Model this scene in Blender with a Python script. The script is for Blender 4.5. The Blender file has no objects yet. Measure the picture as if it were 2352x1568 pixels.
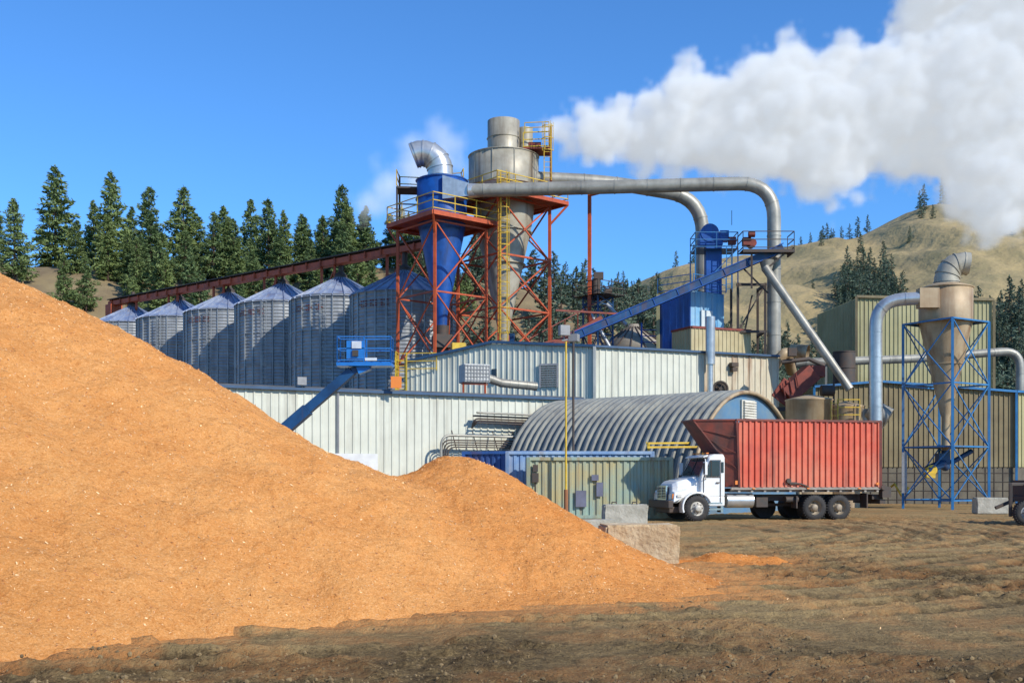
import bpy, math, random
import numpy as np
from mathutils import Vector, Matrix, Quaternion
random.seed(7)
S=bpy.context.scene
COL=S.collection
# ------------------------------------------------------------------ noise
_rs=np.random.RandomState(3)
_T=_rs.rand(256,256)
def vn(x,y):
    x=np.asarray(x,float);y=np.asarray(y,float)
    xi=np.floor(x).astype(int);yi=np.floor(y).astype(int)
    fx=x-xi;fy=y-yi
    fx=fx*fx*(3-2*fx);fy=fy*fy*(3-2*fy)
    a=_T[xi&255,yi&255];b=_T[(xi+1)&255,yi&255];c=_T[xi&255,(yi+1)&255];d=_T[(xi+1)&255,(yi+1)&255]
    return (a*(1-fx)+b*fx)*(1-fy)+(c*(1-fx)+d*fx)*fy
def fbm(x,y,o=4):
    s=0;a=.5;t=0
    for i in range(o):
        s=s+a*vn(x*2**i+17.3*i,y*2**i+5.1*i);t+=a;a*=.5
    return s/t
def sstep(a,b,x):
    t=np.clip((x-a)/(b-a),0,1);return t*t*(3-2*t)
# ------------------------------------------------------------------ materials
def M(name,c1,c2=None,scale=2.0,rough=.6,metal=0.0,streak=None,samt=.5,sscale=1.5,bump=0.0,bscale=20,lo=.35,hi=.65,grime=None,gamt=.5):
    m=bpy.data.materials.new(name);m.use_nodes=True
    nt=m.node_tree;N=nt.nodes;L=nt.links
    b=N['Principled BSDF'];b.inputs['Roughness'].default_value=rough;b.inputs['Metallic'].default_value=metal
    if c2 is None: c2=tuple(c*.75 for c in c1)
    tc=N.new('ShaderNodeTexCoord')
    n=N.new('ShaderNodeTexNoise');n.inputs['Scale'].default_value=scale;n.inputs['Detail'].default_value=8;n.inputs['Roughness'].default_value=.62
    L.new(tc.outputs['Object'],n.inputs['Vector'])
    r=N.new('ShaderNodeMapRange');r.inputs[1].default_value=lo;r.inputs[2].default_value=hi
    L.new(n.outputs['Fac'],r.inputs[0])
    mx=N.new('ShaderNodeMix');mx.data_type='RGBA'
    mx.inputs[6].default_value=(*c1,1);mx.inputs[7].default_value=(*c2,1)
    L.new(r.outputs[0],mx.inputs[0])
    out=mx.outputs[2]
    def layer(out,col,amt,sc,stretch,a=.52,bb=.68):
        mp=N.new('ShaderNodeMapping');mp.inputs['Scale'].default_value=(1,1,stretch)
        L.new(tc.outputs['Object'],mp.inputs['Vector'])
        n2=N.new('ShaderNodeTexNoise');n2.inputs['Scale'].default_value=sc;n2.inputs['Detail'].default_value=6;n2.inputs['Roughness'].default_value=.6
        L.new(mp.outputs[0],n2.inputs['Vector'])
        r2=N.new('ShaderNodeMapRange');r2.inputs[1].default_value=a;r2.inputs[2].default_value=bb;r2.inputs[4].default_value=amt
        L.new(n2.outputs['Fac'],r2.inputs[0])
        m2=N.new('ShaderNodeMix');m2.data_type='RGBA';m2.inputs[7].default_value=(*col,1)
        L.new(out,m2.inputs[6]);L.new(r2.outputs[0],m2.inputs[0])
        return m2.outputs[2]
    if streak: out=layer(out,streak,samt,sscale,.08)
    if grime: out=layer(out,grime,gamt,.35,1,.45,.7)
    L.new(out,b.inputs['Base Color'])
    if bump:
        n3=N.new('ShaderNodeTexNoise');n3.inputs['Scale'].default_value=bscale;n3.inputs['Detail'].default_value=6
        L.new(tc.outputs['Object'],n3.inputs['Vector'])
        bp=N.new('ShaderNodeBump');bp.inputs['Strength'].default_value=1;bp.inputs['Distance'].default_value=bump
        L.new(n3.outputs['Fac'],bp.inputs['Height']);L.new(bp.outputs[0],b.inputs['Normal'])
    return m
RUST=(.16,.07,.03)
m_white=M('wall_paint',(.60,.60,.50),(.52,.52,.43),.8,.5,streak=(.28,.26,.20),samt=.5)
m_whiteR=M('wall_paint_rusty',(.60,.54,.40),(.50,.44,.31),.8,.5,streak=(.24,.11,.045),samt=.95,sscale=1.8)
m_trim=M('blue_trim',(.03,.08,.16),None,2,.5)
m_roof=M('dark_roof',(.10,.10,.11),(.05,.05,.055),1,.7)
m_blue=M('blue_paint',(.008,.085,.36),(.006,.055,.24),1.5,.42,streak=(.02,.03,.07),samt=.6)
m_blueD=M('dark_blue_paint',(.012,.075,.20),(.008,.04,.11),1.5,.5,streak=RUST,samt=.5)
m_blueL=M('light_blue_paint',(.03,.19,.42),(.02,.13,.32),1.5,.45,streak=(.10,.08,.07),samt=.5)
m_red=M('red_oxide_steel',(.50,.085,.02),(.34,.055,.015),2,.6,streak=(.10,.03,.02),samt=.4)
m_redD=M('dark_red_steel',(.24,.035,.015),(.12,.02,.012),2,.6)
m_yel=M('yellow_paint',(.68,.46,.03),(.48,.30,.03),3,.5)
m_galv=M('galvanised_sheet',(.36,.375,.38),(.25,.265,.28),1.2,.45,.25,streak=(.12,.135,.15),samt=.6)
m_galvR=M('galvanised_roof',(.38,.43,.52),(.15,.21,.36),.8,.4,.2,streak=RUST,samt=.4)
m_pipe=M('weathered_duct',(.40,.38,.32),(.26,.25,.21),1.2,.45,.25,streak=(.12,.11,.10),samt=.45,grime=(.15,.13,.10))
m_shiny=M('shiny_duct',(.58,.585,.57),(.42,.43,.43),2,.32,.6,streak=(.22,.2,.18),samt=.4)
m_stain=M('stained_steel',(.42,.39,.31),(.28,.25,.19),.9,.5,.15,streak=(.14,.10,.06),samt=.8,sscale=1.1)
m_beigeC=M('beige_cyclone',(.44,.34,.21),(.32,.22,.12),.9,.55,.1,streak=(.18,.09,.04),samt=.8,sscale=1.2)
m_beige=M('beige_cladding',(.38,.35,.18),(.31,.28,.13),.5,.6,streak=(.18,.15,.08),samt=.5)
m_beigeD=M('brown_cladding',(.25,.20,.10),(.17,.13,.065),.5,.7,streak=(.09,.07,.045),samt=.6)
m_conc=M('concrete',(.48,.45,.37),(.32,.30,.24),2.5,.9,bump=.02,bscale=12)
m_concO=M('stained_concrete',(.62,.49,.31),(.44,.29,.15),2.0,.9,bump=.06,bscale=9,grime=(.24,.17,.10),gamt=.65)
m_cblock=M('concrete_block_wall',(.16,.14,.10),(.10,.085,.065),1,.9)
m_black=M('black_rubber',(.018,.018,.02),(.04,.035,.03),6,.8)
m_dark=M('dark_steel',(.05,.045,.04),(.08,.05,.035),3,.7)
m_glass=M('window_glass',(.02,.03,.04),(.015,.02,.03),1,.08)
m_tw=M('truck_white',(.80,.80,.78),(.72,.72,.69),2,.28,grime=(.5,.46,.4),gamt=.35)
m_tred=M('truck_box_red',(.64,.11,.05),(.54,.08,.04),1.3,.5,streak=(.16,.05,.035),samt=.85,sscale=3.0,grime=(.62,.26,.15),gamt=.65)
m_tredD=M('truck_box_front',(.24,.05,.03),(.10,.035,.025),1.6,.6,streak=(.06,.05,.045),samt=.7)
m_chrome=M('chrome',(.7,.7,.7),None,2,.2,.95)
m_rim=M('wheel_rim',(.55,.52,.45),(.36,.32,.26),5,.5,.1)
m_rimB=M('wheel_rim_brown',(.34,.28,.20),(.22,.17,.11),5,.6,.1)
m_contT=M('container_faded_teal',(.26,.38,.33),(.40,.37,.20),.7,.6,streak=(.20,.10,.04),samt=.85,sscale=2.2,grime=(.44,.35,.16),gamt=.8)
m_contB=M('container_blue',(.04,.13,.38),(.03,.08,.24),.9,.5,streak=RUST,samt=.4)
m_contL=M('container_pale_blue',(.34,.44,.56),(.16,.28,.48),.7,.55,streak=(.26,.18,.12),samt=.6)
m_arch=M('arch_roof_steel',(.27,.27,.235),(.16,.17,.17),.7,.55,.15,streak=(.10,.10,.10),samt=.5)
m_archend=M('arch_end_blue',(.06,.18,.33),(.15,.22,.26),.8,.7,grime=(.10,.12,.14),gamt=.7)
m_lamp=M('lamp_housing',(.3,.3,.3),None,3,.5)
m_bark=M('bark',(.10,.06,.04),(.05,.035,.025),4,.9)
m_orange=M('orange_sign',(.75,.22,.03),(.7,.2,.03),3,.5)
# ------------------------------------------------------------------ builder
class MB:
    def __init__(s): s.v=[];s.f=[];s.sm=[];s.mi=[]
    def add(s,vs,fs,sm=False,mi=0):
        o=len(s.v);s.v+= [tuple(v) for v in vs]
        for f in fs: s.f.append(tuple(i+o for i in f));s.sm.append(sm);s.mi.append(mi)
    def hexa(s,p,mi=0):
        s.add(p,[(0,3,2,1),(4,5,6,7),(0,1,5,4),(1,2,6,5),(2,3,7,6),(3,0,4,7)],False,mi)
    def box(s,c,d,rz=0,mi=0):
        cs,sn=math.cos(rz),math.sin(rz);P=[]
        for z in(-.5,.5):
            for a,b in((-.5,-.5),(.5,-.5),(.5,.5),(-.5,.5)):
                x=a*d[0];y=b*d[1];P.append((c[0]+x*cs-y*sn,c[1]+x*sn+y*cs,c[2]+z*d[2]))
        s.hexa(P,mi)
    def beam(s,p0,p1,w,h=None,mi=0):
        h=h or w;p0=Vector(p0);p1=Vector(p1);d=(p1-p0)
        if d.length<1e-5:return
        d.normalize();up=Vector((0,0,1))
        if abs(d.z)>.98: up=Vector((.3,1,0))
        r=d.cross(up).normalized();u=r.cross(d).normalized()
        P=[]
        for p in(p0,p1):
            for a,b in((-1,-1),(1,-1),(1,1),(-1,1)): P.append(p+r*a*w/2+u*b*h/2)
        s.hexa(P,mi)
    def cyl(s,p0,p1,r0,r1=None,n=20,cap=True,mi=0):
        r1=r0 if r1 is None else r1
        p0=Vector(p0);p1=Vector(p1);d=(p1-p0).normalized()
        up=Vector((0,0,1)) if abs(d.z)<.9 else Vector((1,0,0))
        a=d.cross(up).normalized();b=d.cross(a)
        vs=[]
        for p,r in((p0,r0),(p1,r1)):
            for i in range(n):
                t=2*math.pi*i/n;vs.append(p+a*math.cos(t)*r+b*math.sin(t)*r)
        s.add(vs,[(i,(i+1)%n,n+(i+1)%n,n+i) for i in range(n)],True,mi)
        if cap:
            s.add(vs[:n],[tuple(range(n))],False,mi);s.add(vs[n:],[tuple(range(n-1,-1,-1))],False,mi)
    def tube(s,pts,r,n=14,cap=True,mi=0,rings=0):
        pts=[Vector(p) for p in pts];R=r if isinstance(r,(list,tuple)) else [r]*len(pts)
        vs=[];prev=None
        for i,p in enumerate(pts):
            d=(pts[min(i+1,len(pts)-1)]-pts[max(i-1,0)]).normalized()
            if prev is None:
                up=Vector((0,0,1)) if abs(d.z)<.9 else Vector((1,0,0))
                a=d.cross(up).normalized()
            else:
                a=(prev-d*prev.dot(d)).normalized()
            prev=a;b=d.cross(a)
            for k in range(n):
                t=2*math.pi*k/n;vs.append(p+(a*math.cos(t)+b*math.sin(t))*R[i])
        fs=[(i*n+k,i*n+(k+1)%n,(i+1)*n+(k+1)%n,(i+1)*n+k) for i in range(len(pts)-1) for k in range(n)]
        s.add(vs,fs,True,mi)
        if cap:
            s.add(vs[:n],[tuple(range(n))],False,mi);s.add(vs[-n:],[tuple(range(n-1,-1,-1))],False,mi)
        if rings:
            acc=rings*.5
            for i in range(len(pts)-1):
                seg=(pts[i+1]-pts[i]);l=seg.length;dd=seg.normalized()
                while acc<l:
                    q=pts[i]+dd*acc;s.cyl(q-dd*.04,q+dd*.04,R[i]*1.055,n=n,mi=mi);acc+=rings
                acc-=l
    def lathe(s,prof,c,axis='z',n=32,mi=0,smooth=True):
        vs=[]
        for r,h in prof:
            for k in range(n):
                t=2*math.pi*k/n
                if axis=='z': vs.append((c[0]+r*math.cos(t),c[1]+r*math.sin(t),c[2]+h))
                else: vs.append((c[0]+r*math.cos(t),c[1]+h,c[2]+r*math.sin(t)))
        s.add(vs,[(i*n+k,i*n+(k+1)%n,(i+1)*n+(k+1)%n,(i+1)*n+k) for i in range(len(prof)-1) for k in range(n)],smooth,mi)
    def corr(s,p0,p1,z0,zt,pitch=.3,dep=.05,side=-1,mi=0,duty=.25):
        p0=Vector((p0[0],p0[1]));p1=Vector((p1[0],p1[1]));d=p1-p0;L=d.length;d/=L
        n=Vector((-d.y,d.x))*side*-1
        ts=[];of=[];k=int(L/pitch)
        e=pitch*.08
        for i in range(k):
            a=i*L/k;w=L/k
            ts+=[a,a+w*(1-duty)-e,a+w*(1-duty),a+w-e];of+=[0,0,dep,dep]
        ts.append(L);of.append(0)
        vs=[]
        for t,o in zip(ts,of):
            q=p0+d*t-n*o*-1;z=zt(t/L) if callable(zt) else zt
            vs.append((q.x,q.y,z0));vs.append((q.x,q.y,z))
        s.add(vs,[(2*i,2*i+2,2*i+3,2*i+1) for i in range(len(ts)-1)],False,mi)
    def rail(s,cs,z,h=1.1,w=.06,closed=True,mi=0,step=1.4):
        n=len(cs)
        for i in range(n if closed else n-1):
            a=Vector((*cs[i],z));b=Vector((*cs[(i+1)%n],z));k=max(1,int((b-a).length/step))
            for hh in(h,h*.55,.12): s.beam(a+Vector((0,0,hh)),b+Vector((0,0,hh)),w,mi=mi)
            for j in range(k+1):
                q=a.lerp(b,j/k);s.beam(q,q+Vector((0,0,h)),w,mi=mi)
    def ladder(s,p,z0,z1,dx=(.25,0),w=.05,mi=0,cage=False):
        for k in(-1,1): s.beam((p[0]+dx[0]*k,p[1]+dx[1]*k,z0),(p[0]+dx[0]*k,p[1]+dx[1]*k,z1),w,mi=mi)
        z=z0+.2
        while z<z1: s.beam((p[0]-dx[0],p[1]-dx[1],z),(p[0]+dx[0],p[1]+dx[1],z),w*.6,mi=mi);z+=.36
        if cage:
            z=z0+2
            rr=.38
            while z<=z1:
                pts=[(p[0]+rr*math.cos(t),p[1]-rr*.2+rr*math.sin(t)-.15,z) for t in [math.pi+math.pi*i/6 for i in range(7)]]
                for a,b in zip(pts,pts[1:]): s.beam(a,b,.04,mi=mi)
                z+=.85
            for t in(math.pi,math.pi*1.33,math.pi*1.66,2*math.pi):
                x=p[0]+rr*math.cos(t);y=p[1]-rr*.2+rr*math.sin(t)-.15
                s.beam((x,y,z0+2),(x,y,z1),.03,mi=mi)
    def obj(s,name,mats,parent=None,bevel=0):
        me=bpy.data.meshes.new(name);me.from_pydata([tuple(v) for v in s.v],[],s.f)
        if not isinstance(mats,(list,tuple)): mats=[mats]
        for m in mats: me.materials.append(m)
        me.polygons.foreach_set('use_smooth',s.sm);me.polygons.foreach_set('material_index',s.mi)
        me.update()
        o=bpy.data.objects.new(name,me);COL.objects.link(o)
        if parent: o.parent=parent;o.matrix_parent_inverse=parent.matrix_world.inverted()
        if bevel:
            b=o.modifiers.new('bevel','BEVEL');b.width=bevel;b.segments=2;b.limit_method='ANGLE'
        return o
def E(name,loc=(0,0,0)):
    e=bpy.data.objects.new(name,None);e.location=loc;COL.objects.link(e);e.matrix_world=Matrix.Translation(loc);return e
def fillet(pts,rad,n=7):
    pts=[Vector(p) for p in pts];out=[pts[0]]
    for i in range(1,len(pts)-1):
        a=(pts[i-1]-pts[i]);b=(pts[i+1]-pts[i]);r=min(rad,a.length*.49,b.length*.49) if len(pts)>3 else min(rad,a.length*.95,b.length*.95)
        p0=pts[i]+a.normalized()*r;p1=pts[i]+b.normalized()*r
        for k in range(n+1):
            t=k/n;out.append(p0*(1-t)**2+pts[i]*2*t*(1-t)*1.0+p1*t*t)
    out.append(pts[-1]);return out
# ------------------------------------------------------------------ sawdust piles height
def smin(a,b,k): return -k*np.logaddexp(-a/k,-b/k)
def pile_parts(x,y):
    perp=(x+4.7)*(-.683)+(y-10)*.731
    wob=.35*(fbm(x*.35+3,y*.35,3)-.5)
    p1=.68*(perp+wob*1.2)
    t=(x+8)*.94+(y-17)*.34
    p2=5.25-.60*t+wob*.8
    h=smin(smin(p1,p2,.28),5.45+.02*(x+8)*-1,.3)
    h=smin(h,.62*(31-y),.3);h=smin(h,.62*(x+24),.3)
    d=np.sqrt((x+.95)**2*.96+(y-18.2)**2+.15)
    q=2.32-.585*d+wob*.5
    q=np.where(q<.35,.35*np.exp((q-.35)/.35*.8),q)-.06*sstep(4.2,6,d)-.0
    q=q-.4*sstep(4.0,6.5,d)
    return h,q
def pile_h(x,y):
    h,q=pile_parts(x,y)
    return .12*np.logaddexp(h/.12,q/.12)
def heap_h(x,y):
    n=fbm(x*2.2,y*2.2,4)
    return .20-.20*np.sqrt(((x-4.35)/1.3)**2+((y-22.3-.15*(x-4.3))/.9)**2+.04)+.22*(n-.5)
def bank(x,y):
    f2=1-sstep(-8,80,x)*1.0
    z=sstep(122+np.minimum(0,(x+60))*.25,188,y)*(36+3.5*(1-sstep(-78,-48,x)))*f2
    z=z+ (fbm(x*.05,y*.05,4)-.5)*7*sstep(125,170,y)
    return z
def terrain(x,y): return bank(np.asarray(x,float),np.asarray(y,float))
# ------------------------------------------------------------------ ground sheet
def grid_mesh(name,xs,ys,zf,mat,attrs=None,keep=None):
    X,Y=np.meshgrid(xs,ys);Z=zf(X,Y)
    nx,ny=len(xs),len(ys)
    co=np.stack([X,Y,Z],-1).reshape(-1,3)
    idx=np.arange(nx*ny).reshape(ny,nx)
    q=np.stack([idx[:-1,:-1],idx[:-1,1:],idx[1:,1:],idx[1:,:-1]],-1).reshape(-1,4)
    if keep is not None:
        k=keep(X,Y,Z).reshape(-1);q=q[k[q].any(1)]
    me=bpy.data.meshes.new(name)
    me.vertices.add(len(co));me.vertices.foreach_set('co',co.ravel())
    me.loops.add(q.size);me.loops.foreach_set('vertex_index',q.ravel().astype(np.int32))
    me.polygons.add(len(q));me.polygons.foreach_set('loop_start',np.arange(0,q.size,4,dtype=np.int32))
    me.polygons.foreach_set('loop_total',np.full(len(q),4,dtype=np.int32))
    me.update(calc_edges=True);me.validate()
    me.polygons.foreach_set('use_smooth',[True]*len(me.polygons))
    for an,fn in (attrs or {}).items():
        a=me.attributes.new(an,'FLOAT','POINT');a.data.foreach_set('value',fn(X,Y,Z).ravel().astype(np.float32))
    me.materials.append(mat)
    o=bpy.data.objects.new(name,me);COL.objects.link(o);return o
_tr=np.random.RandomState(11)
TRK=[]
for i in range(18):
    TRK.append((-3+_tr.uniform(-3,3),38+_tr.uniform(-4,4),_tr.uniform(14,28),.95,_tr.uniform(.55,1)))
for i in range(12):
    TRK.append((8+_tr.uniform(-10,14),120+_tr.uniform(-30,30),0,.95,_tr.uniform(.5,1)))
TRK=[(a,b,(r if r else b-_tr.uniform(12,42)),g,s) for a,b,r,g,s in TRK]
for i in range(5): TRK.append((34+_tr.uniform(-3,3),22+_tr.uniform(-4,4),_tr.uniform(10,20),.95,.8))
_cache={}
def tracks(x,y):
    key=(x.shape,float(x.flat[0]),float(y.flat[-1]))
    if key in _cache: return _cache[key]
    dep=np.zeros_like(x);edge=np.zeros_like(x)
    wob=(fbm(x*.16,y*.16,2)-.5)*1.6;fade=fbm(x*.22+50,y*.22,3)
    for k,(cx,cy,R0,g,s) in enumerate(TRK):
        u=np.hypot(x-cx,y-cy)+wob*(.6+.4*math.sin(k));th=np.arctan2(y-cy,x-cx)
        vis=sstep(.32,.50,vn(th*3.1+k*7.7,u*0+k)+.12*(fade-.5))*s
        for sg in(-1,1):
            dd=np.abs(u-R0-sg*g)
            lug=.72+.28*np.sign(np.sin(th*R0/.075+np.sin((u-R0)*14)*1.5))
            dep=np.maximum(dep,vis*lug*(1-sstep(.15,.27,dd)))
            edge=np.maximum(edge,vis*np.exp(-((dd-.34)/.08)**2))
    _cache[key]=(dep,edge);return dep,edge
def lump(x,y): return np.maximum(fbm(x*7,y*7,4)-.46,0)
def clod_zone(x,y): return sstep(.42,.62,fbm(x*.45+30,y*.45,3)+.22*(1-sstep(9,12.5,y+.1*x))-.06)
def gz(x,y):
    near=(1-sstep(60,95,y))*(1-sstep(30,60,np.abs(x-6)))
    dep,edge=tracks(x,y)
    z=.09*(fbm(x*.35,y*.35,3)-.5)-.085*dep+.055*edge
    cl=clod_zone(x,y)
    z=z+.025*(fbm(x*2.6,y*2.6,3)-.5)+ (.06+.15*cl)*lump(x,y)*(1-sstep(20,40,y))
    return z*near+terrain(x,y)
def moist(x,y,z):
    dep,edge=tracks(x,y)
    m=.36+.60*dep-.25*edge+.70*(fbm(x*.5+9,y*.5,4)-.5)+.5*(fbm(x*.12+3,y*.3+9,3)-.5)+.18*clod_zone(x,y)*(1-sstep(18,30,y))
    m=m+.16*(1-sstep(9.5,13,y-.2*x))-.14*sstep(18,30,y)
    return np.clip(m,0,1)
def dust(x,y,z):
    h=pile_h(x,y)
    d=sstep(-.75,.02,h)*.9
    n=fbm(x*1.6,y*1.6,4)
    d=d*sstep(.40,.62,n+.25*sstep(-.35,.05,h))
    hp=heap_h(x,y)
    e2=.6*np.exp(-(((x-7)/5)**2+((y-27)/4)**2))
    d=np.maximum(d,sstep(-.22,.0,hp)*.9);d=np.maximum(d,.5*e2*sstep(.45,.6,n))
    return np.clip(d,0,1)
def far_attr(x,y,z): return sstep(75,120,np.hypot(x*.6,y))
def mat_ground():
    m=bpy.data.materials.new('mud_yard');m.use_nodes=True;nt=m.node_tree;N=nt.nodes;L=nt.links
    b=N['Principled BSDF'];b.inputs['Roughness'].default_value=.95;b.inputs['Specular IOR Level'].default_value=.12
    tc=N.new('ShaderNodeTexCoord')
    def att(n):
        a=N.new('ShaderNodeAttribute');a.attribute_name=n;return a.outputs['Fac']
    def noise(s,d=8,r=.65):
        n=N.new('ShaderNodeTexNoise');n.inputs['Scale'].default_value=s;n.inputs['Detail'].default_value=d;n.inputs['Roughness'].default_value=r
        L.new(tc.outputs['Object'],n.inputs['Vector']);return n.outputs['Fac']
    def mix(f,a,c):
        x=N.new('ShaderNodeMix');x.data_type='RGBA';L.new(f,x.inputs[0])
        for i,v in((6,a),(7,c)):
            if isinstance(v,tuple): x.inputs[i].default_value=(*v,1)
            else: L.new(v,x.inputs[i])
        return x.outputs[2]
    def ma(op,a,c):
        x=N.new('ShaderNodeMath');x.operation=op
        for i,v in((0,a),(1,c)):
            if isinstance(v,(int,float)): x.inputs[i].default_value=v
            else: L.new(v,x.inputs[i])
        return x.outputs[0]
    def mr(v,a,c,o0=0,o1=1):
        x=N.new('ShaderNodeMapRange');x.inputs[1].default_value=a;x.inputs[2].default_value=c;x.inputs[3].default_value=o0;x.inputs[4].default_value=o1
        L.new(v,x.inputs[0]);return x.outputs[0]
    f=noise(6);f2=noise(26)
    mo=ma('ADD',att('moist'),ma('MULTIPLY',ma('SUBTRACT',f,.5),1.3))
    mo=ma('ADD',mo,ma('MULTIPLY',ma('SUBTRACT',f2,.5),1.5))
    c=mix(mr(mo,.05,.95),(.34,.235,.105),(.085,.056,.026))
    du=ma('MULTIPLY',att('dust'),mr(f2,.35,.6,.35,1))
    c=mix(du,c,(.58,.25,.08))
    g=mix(mr(noise(.09),.42,.62),(.20,.15,.09),(.30,.23,.12))
    c=mix(att('far'),c,g)
    L.new(c,b.inputs['Base Color'])
    bp=N.new('ShaderNodeBump');bp.inputs['Distance'].default_value=.07;bp.inputs['Strength'].default_value=1
    L.new(ma('ADD',f,ma('MULTIPLY',f2,.55)),bp.inputs['Height']);L.new(bp.outputs[0],b.inputs['Normal'])
    return m
xs=np.unique(np.concatenate([np.linspace(-2500,-140,14),np.arange(-140,-16,4),np.arange(-16,-8,.2),np.arange(-8,16,.065),np.arange(16,30,.12),np.arange(30,140,4),np.linspace(140,2500,14)]))
ys=np.unique(np.concatenate([np.linspace(-300,4,8),np.arange(4,8.5,.3),np.arange(8.5,22,.06),np.arange(22,34,.11),np.arange(34,62,.2),np.arange(62,120,2),np.arange(120,260,3),np.linspace(260,2500,14)]))
ground=grid_mesh('ground',xs,ys,gz,mat_ground(),{'moist':moist,'dust':dust,'far':far_attr})
R=np.random.RandomState(15)
n0=20000
X=R.uniform(-9,16,n0);Y=8.8+R.rand(n0)**1.6*22
cl=clod_zone(X,Y)
kp=(cl>.25+.7*R.rand(n0))&(pile_h(X,Y)<-.02);X=X[kp][:6000].reshape(1,-1);Y=Y[kp][:6000].reshape(1,-1)
ZZ=(gz(X,Y))[0];X=X[0];Y=Y[0]
import bmesh
bm=bmesh.new();bmesh.ops.create_icosphere(bm,subdivisions=1,radius=1);bv=np.array([v.co[:] for v in bm.verts]);bf=[[v.index for v in f.verts] for f in bm.faces];bm.free()
V=[];Fc=[]
for x,y,z in zip(X,Y,ZZ):
    s=.007+.020*R.rand()**3;p=bv*(s*R.uniform(.7,1.3,3))*(1+.35*(R.rand(len(bv),1)-.5));o=len(V)
    V+= [(x+a,y+b,z+c) for a,b,c in p];Fc+=[tuple(i+o for i in f) for f in bf]
me=bpy.data.meshes.new('mud_clods');me.from_pydata(V,[],Fc);me.materials.append(M('clod_mud',(.26,.18,.085),(.10,.066,.03),3,.95))
o=bpy.data.objects.new('mud_clods',me);COL.objects.link(o);o.parent=ground
# ------------------------------------------------------------------ piles
def mat_saw():
    m=bpy.data.materials.new('sawdust');m.use_nodes=True;nt=m.node_tree;N=nt.nodes;L=nt.links
    b=N['Principled BSDF'];b.inputs['Roughness'].default_value=1;b.inputs['Specular IOR Level'].default_value=.05
    tc=N.new('ShaderNodeTexCoord')
    def noise(s,d=6,r=.6):
        n=N.new('ShaderNodeTexNoise');n.inputs['Scale'].default_value=s;n.inputs['Detail'].default_value=d;n.inputs['Roughness'].default_value=r
        L.new(tc.outputs['Object'],n.inputs['Vector']);return n.outputs['Fac']
    def ramp(f,els):
        r=N.new('ShaderNodeValToRGB');L.new(f,r.inputs[0]);e=r.color_ramp.elements
        e[0].position,e[0].color=els[0][0],(*els[0][1],1);e[1].position,e[1].color=els[-1][0],(*els[-1][1],1)
        for p,c in els[1:-1]:
            k=e.new(p);k.color=(*c,1)
        return r.outputs[0]
    def mul(a,bb,fac=None):
        mx=N.new('ShaderNodeMix');mx.data_type='RGBA';mx.blend_type='MULTIPLY';mx.inputs[0].default_value=1
        if fac: L.new(fac,mx.inputs[0])
        L.new(a,mx.inputs[6])
        if isinstance(bb,tuple): mx.inputs[7].default_value=(*bb,1)
        else: L.new(bb,mx.inputs[7])
        return mx.outputs[2]
    c=ramp(noise(40,6,.8),[(.30,(.42,.155,.042)),(.41,(.78,.345,.105)),(.56,(.90,.43,.145)),(.68,(.97,.66,.36))])
    c=mul(c,ramp(noise(.9,7,.65),[(.3,(.90,.82,.74)),(.62,(1,1,1))]))
    c=mul(c,ramp(noise(11,5,.7),[(.32,(.84,.76,.68)),(.50,(1,1,1))]))
    at=N.new('ShaderNodeAttribute');at.attribute_name='damp'
    c=mul(c,(.90,.76,.62),at.outputs['Fac'])
    L.new(c,b.inputs['Base Color'])
    ad=N.new('ShaderNodeMath');ad.operation='MULTIPLY_ADD';ad.inputs[1].default_value=1.8;L.new(noise(9,5,.6),ad.inputs[0]);L.new(noise(34,7,.8),ad.inputs[2])
    bp=N.new('ShaderNodeBump');bp.inputs['Distance'].default_value=.038;L.new(ad.outputs[0],bp.inputs['Height']);L.new(bp.outputs[0],b.inputs['Normal'])
    return m
m_saw=mat_saw()
def pile_full(x,y):
    h=pile_h(x,y)
    s=(x+4.7)*.731+(y-10)*.683
    rid=np.abs(vn(s*1.1+.6*fbm(x*.8,y*.8,2),y*.15+2)-.5)*2
    lum=np.maximum(fbm(x*3.2+8,y*3.2,4)-.5,0)
    h1=h+(.24*(fbm(x*.7,y*.7,3)-.5)+.10*rid+.14*lum+.06*(fbm(x*5,y*5,3)-.5)+.035*(vn(x*13,y*13)-.5))*sstep(-.1,.4,h)-.08
    return np.maximum(h1,heap_h(x,y))
def damp(x,y,z):
    h,q=pile_parts(x,y)
    d=sstep(-.15,.2,q-h)*.50
    d=np.maximum(d,sstep(-.1,.1,heap_h(x,y)-h-.0)*(h<0)*1.0)
    d=d+.2*sstep(.52,.66,fbm(x*.9+20,y*.9,4))
    e=np.exp(-(((x+1.9)/.7)**2+((y-18.3)/1.2)**2));d=d+e*.7
    return np.clip(d,0,1)
pile=grid_mesh('sawdust_pile',np.arange(-24,6.6,.055),np.arange(6,31.5,.055),pile_full,m_saw,{'damp':damp},keep=lambda X,Y,Z:Z>-.14)
R=np.random.RandomState(5)
n0=70000
cx_=R.uniform(-11,5.5,n0);cy_=R.uniform(9,23.5,n0);hh_=pile_full(cx_,cy_)
keepm=(hh_>.02)|((hh_>-.8)&(R.rand(n0)<.08))
cx_,cy_,hh_=cx_[keepm][:34000],cy_[keepm][:34000],hh_[keepm][:34000]
mb_v=[];mb_f=[]
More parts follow.
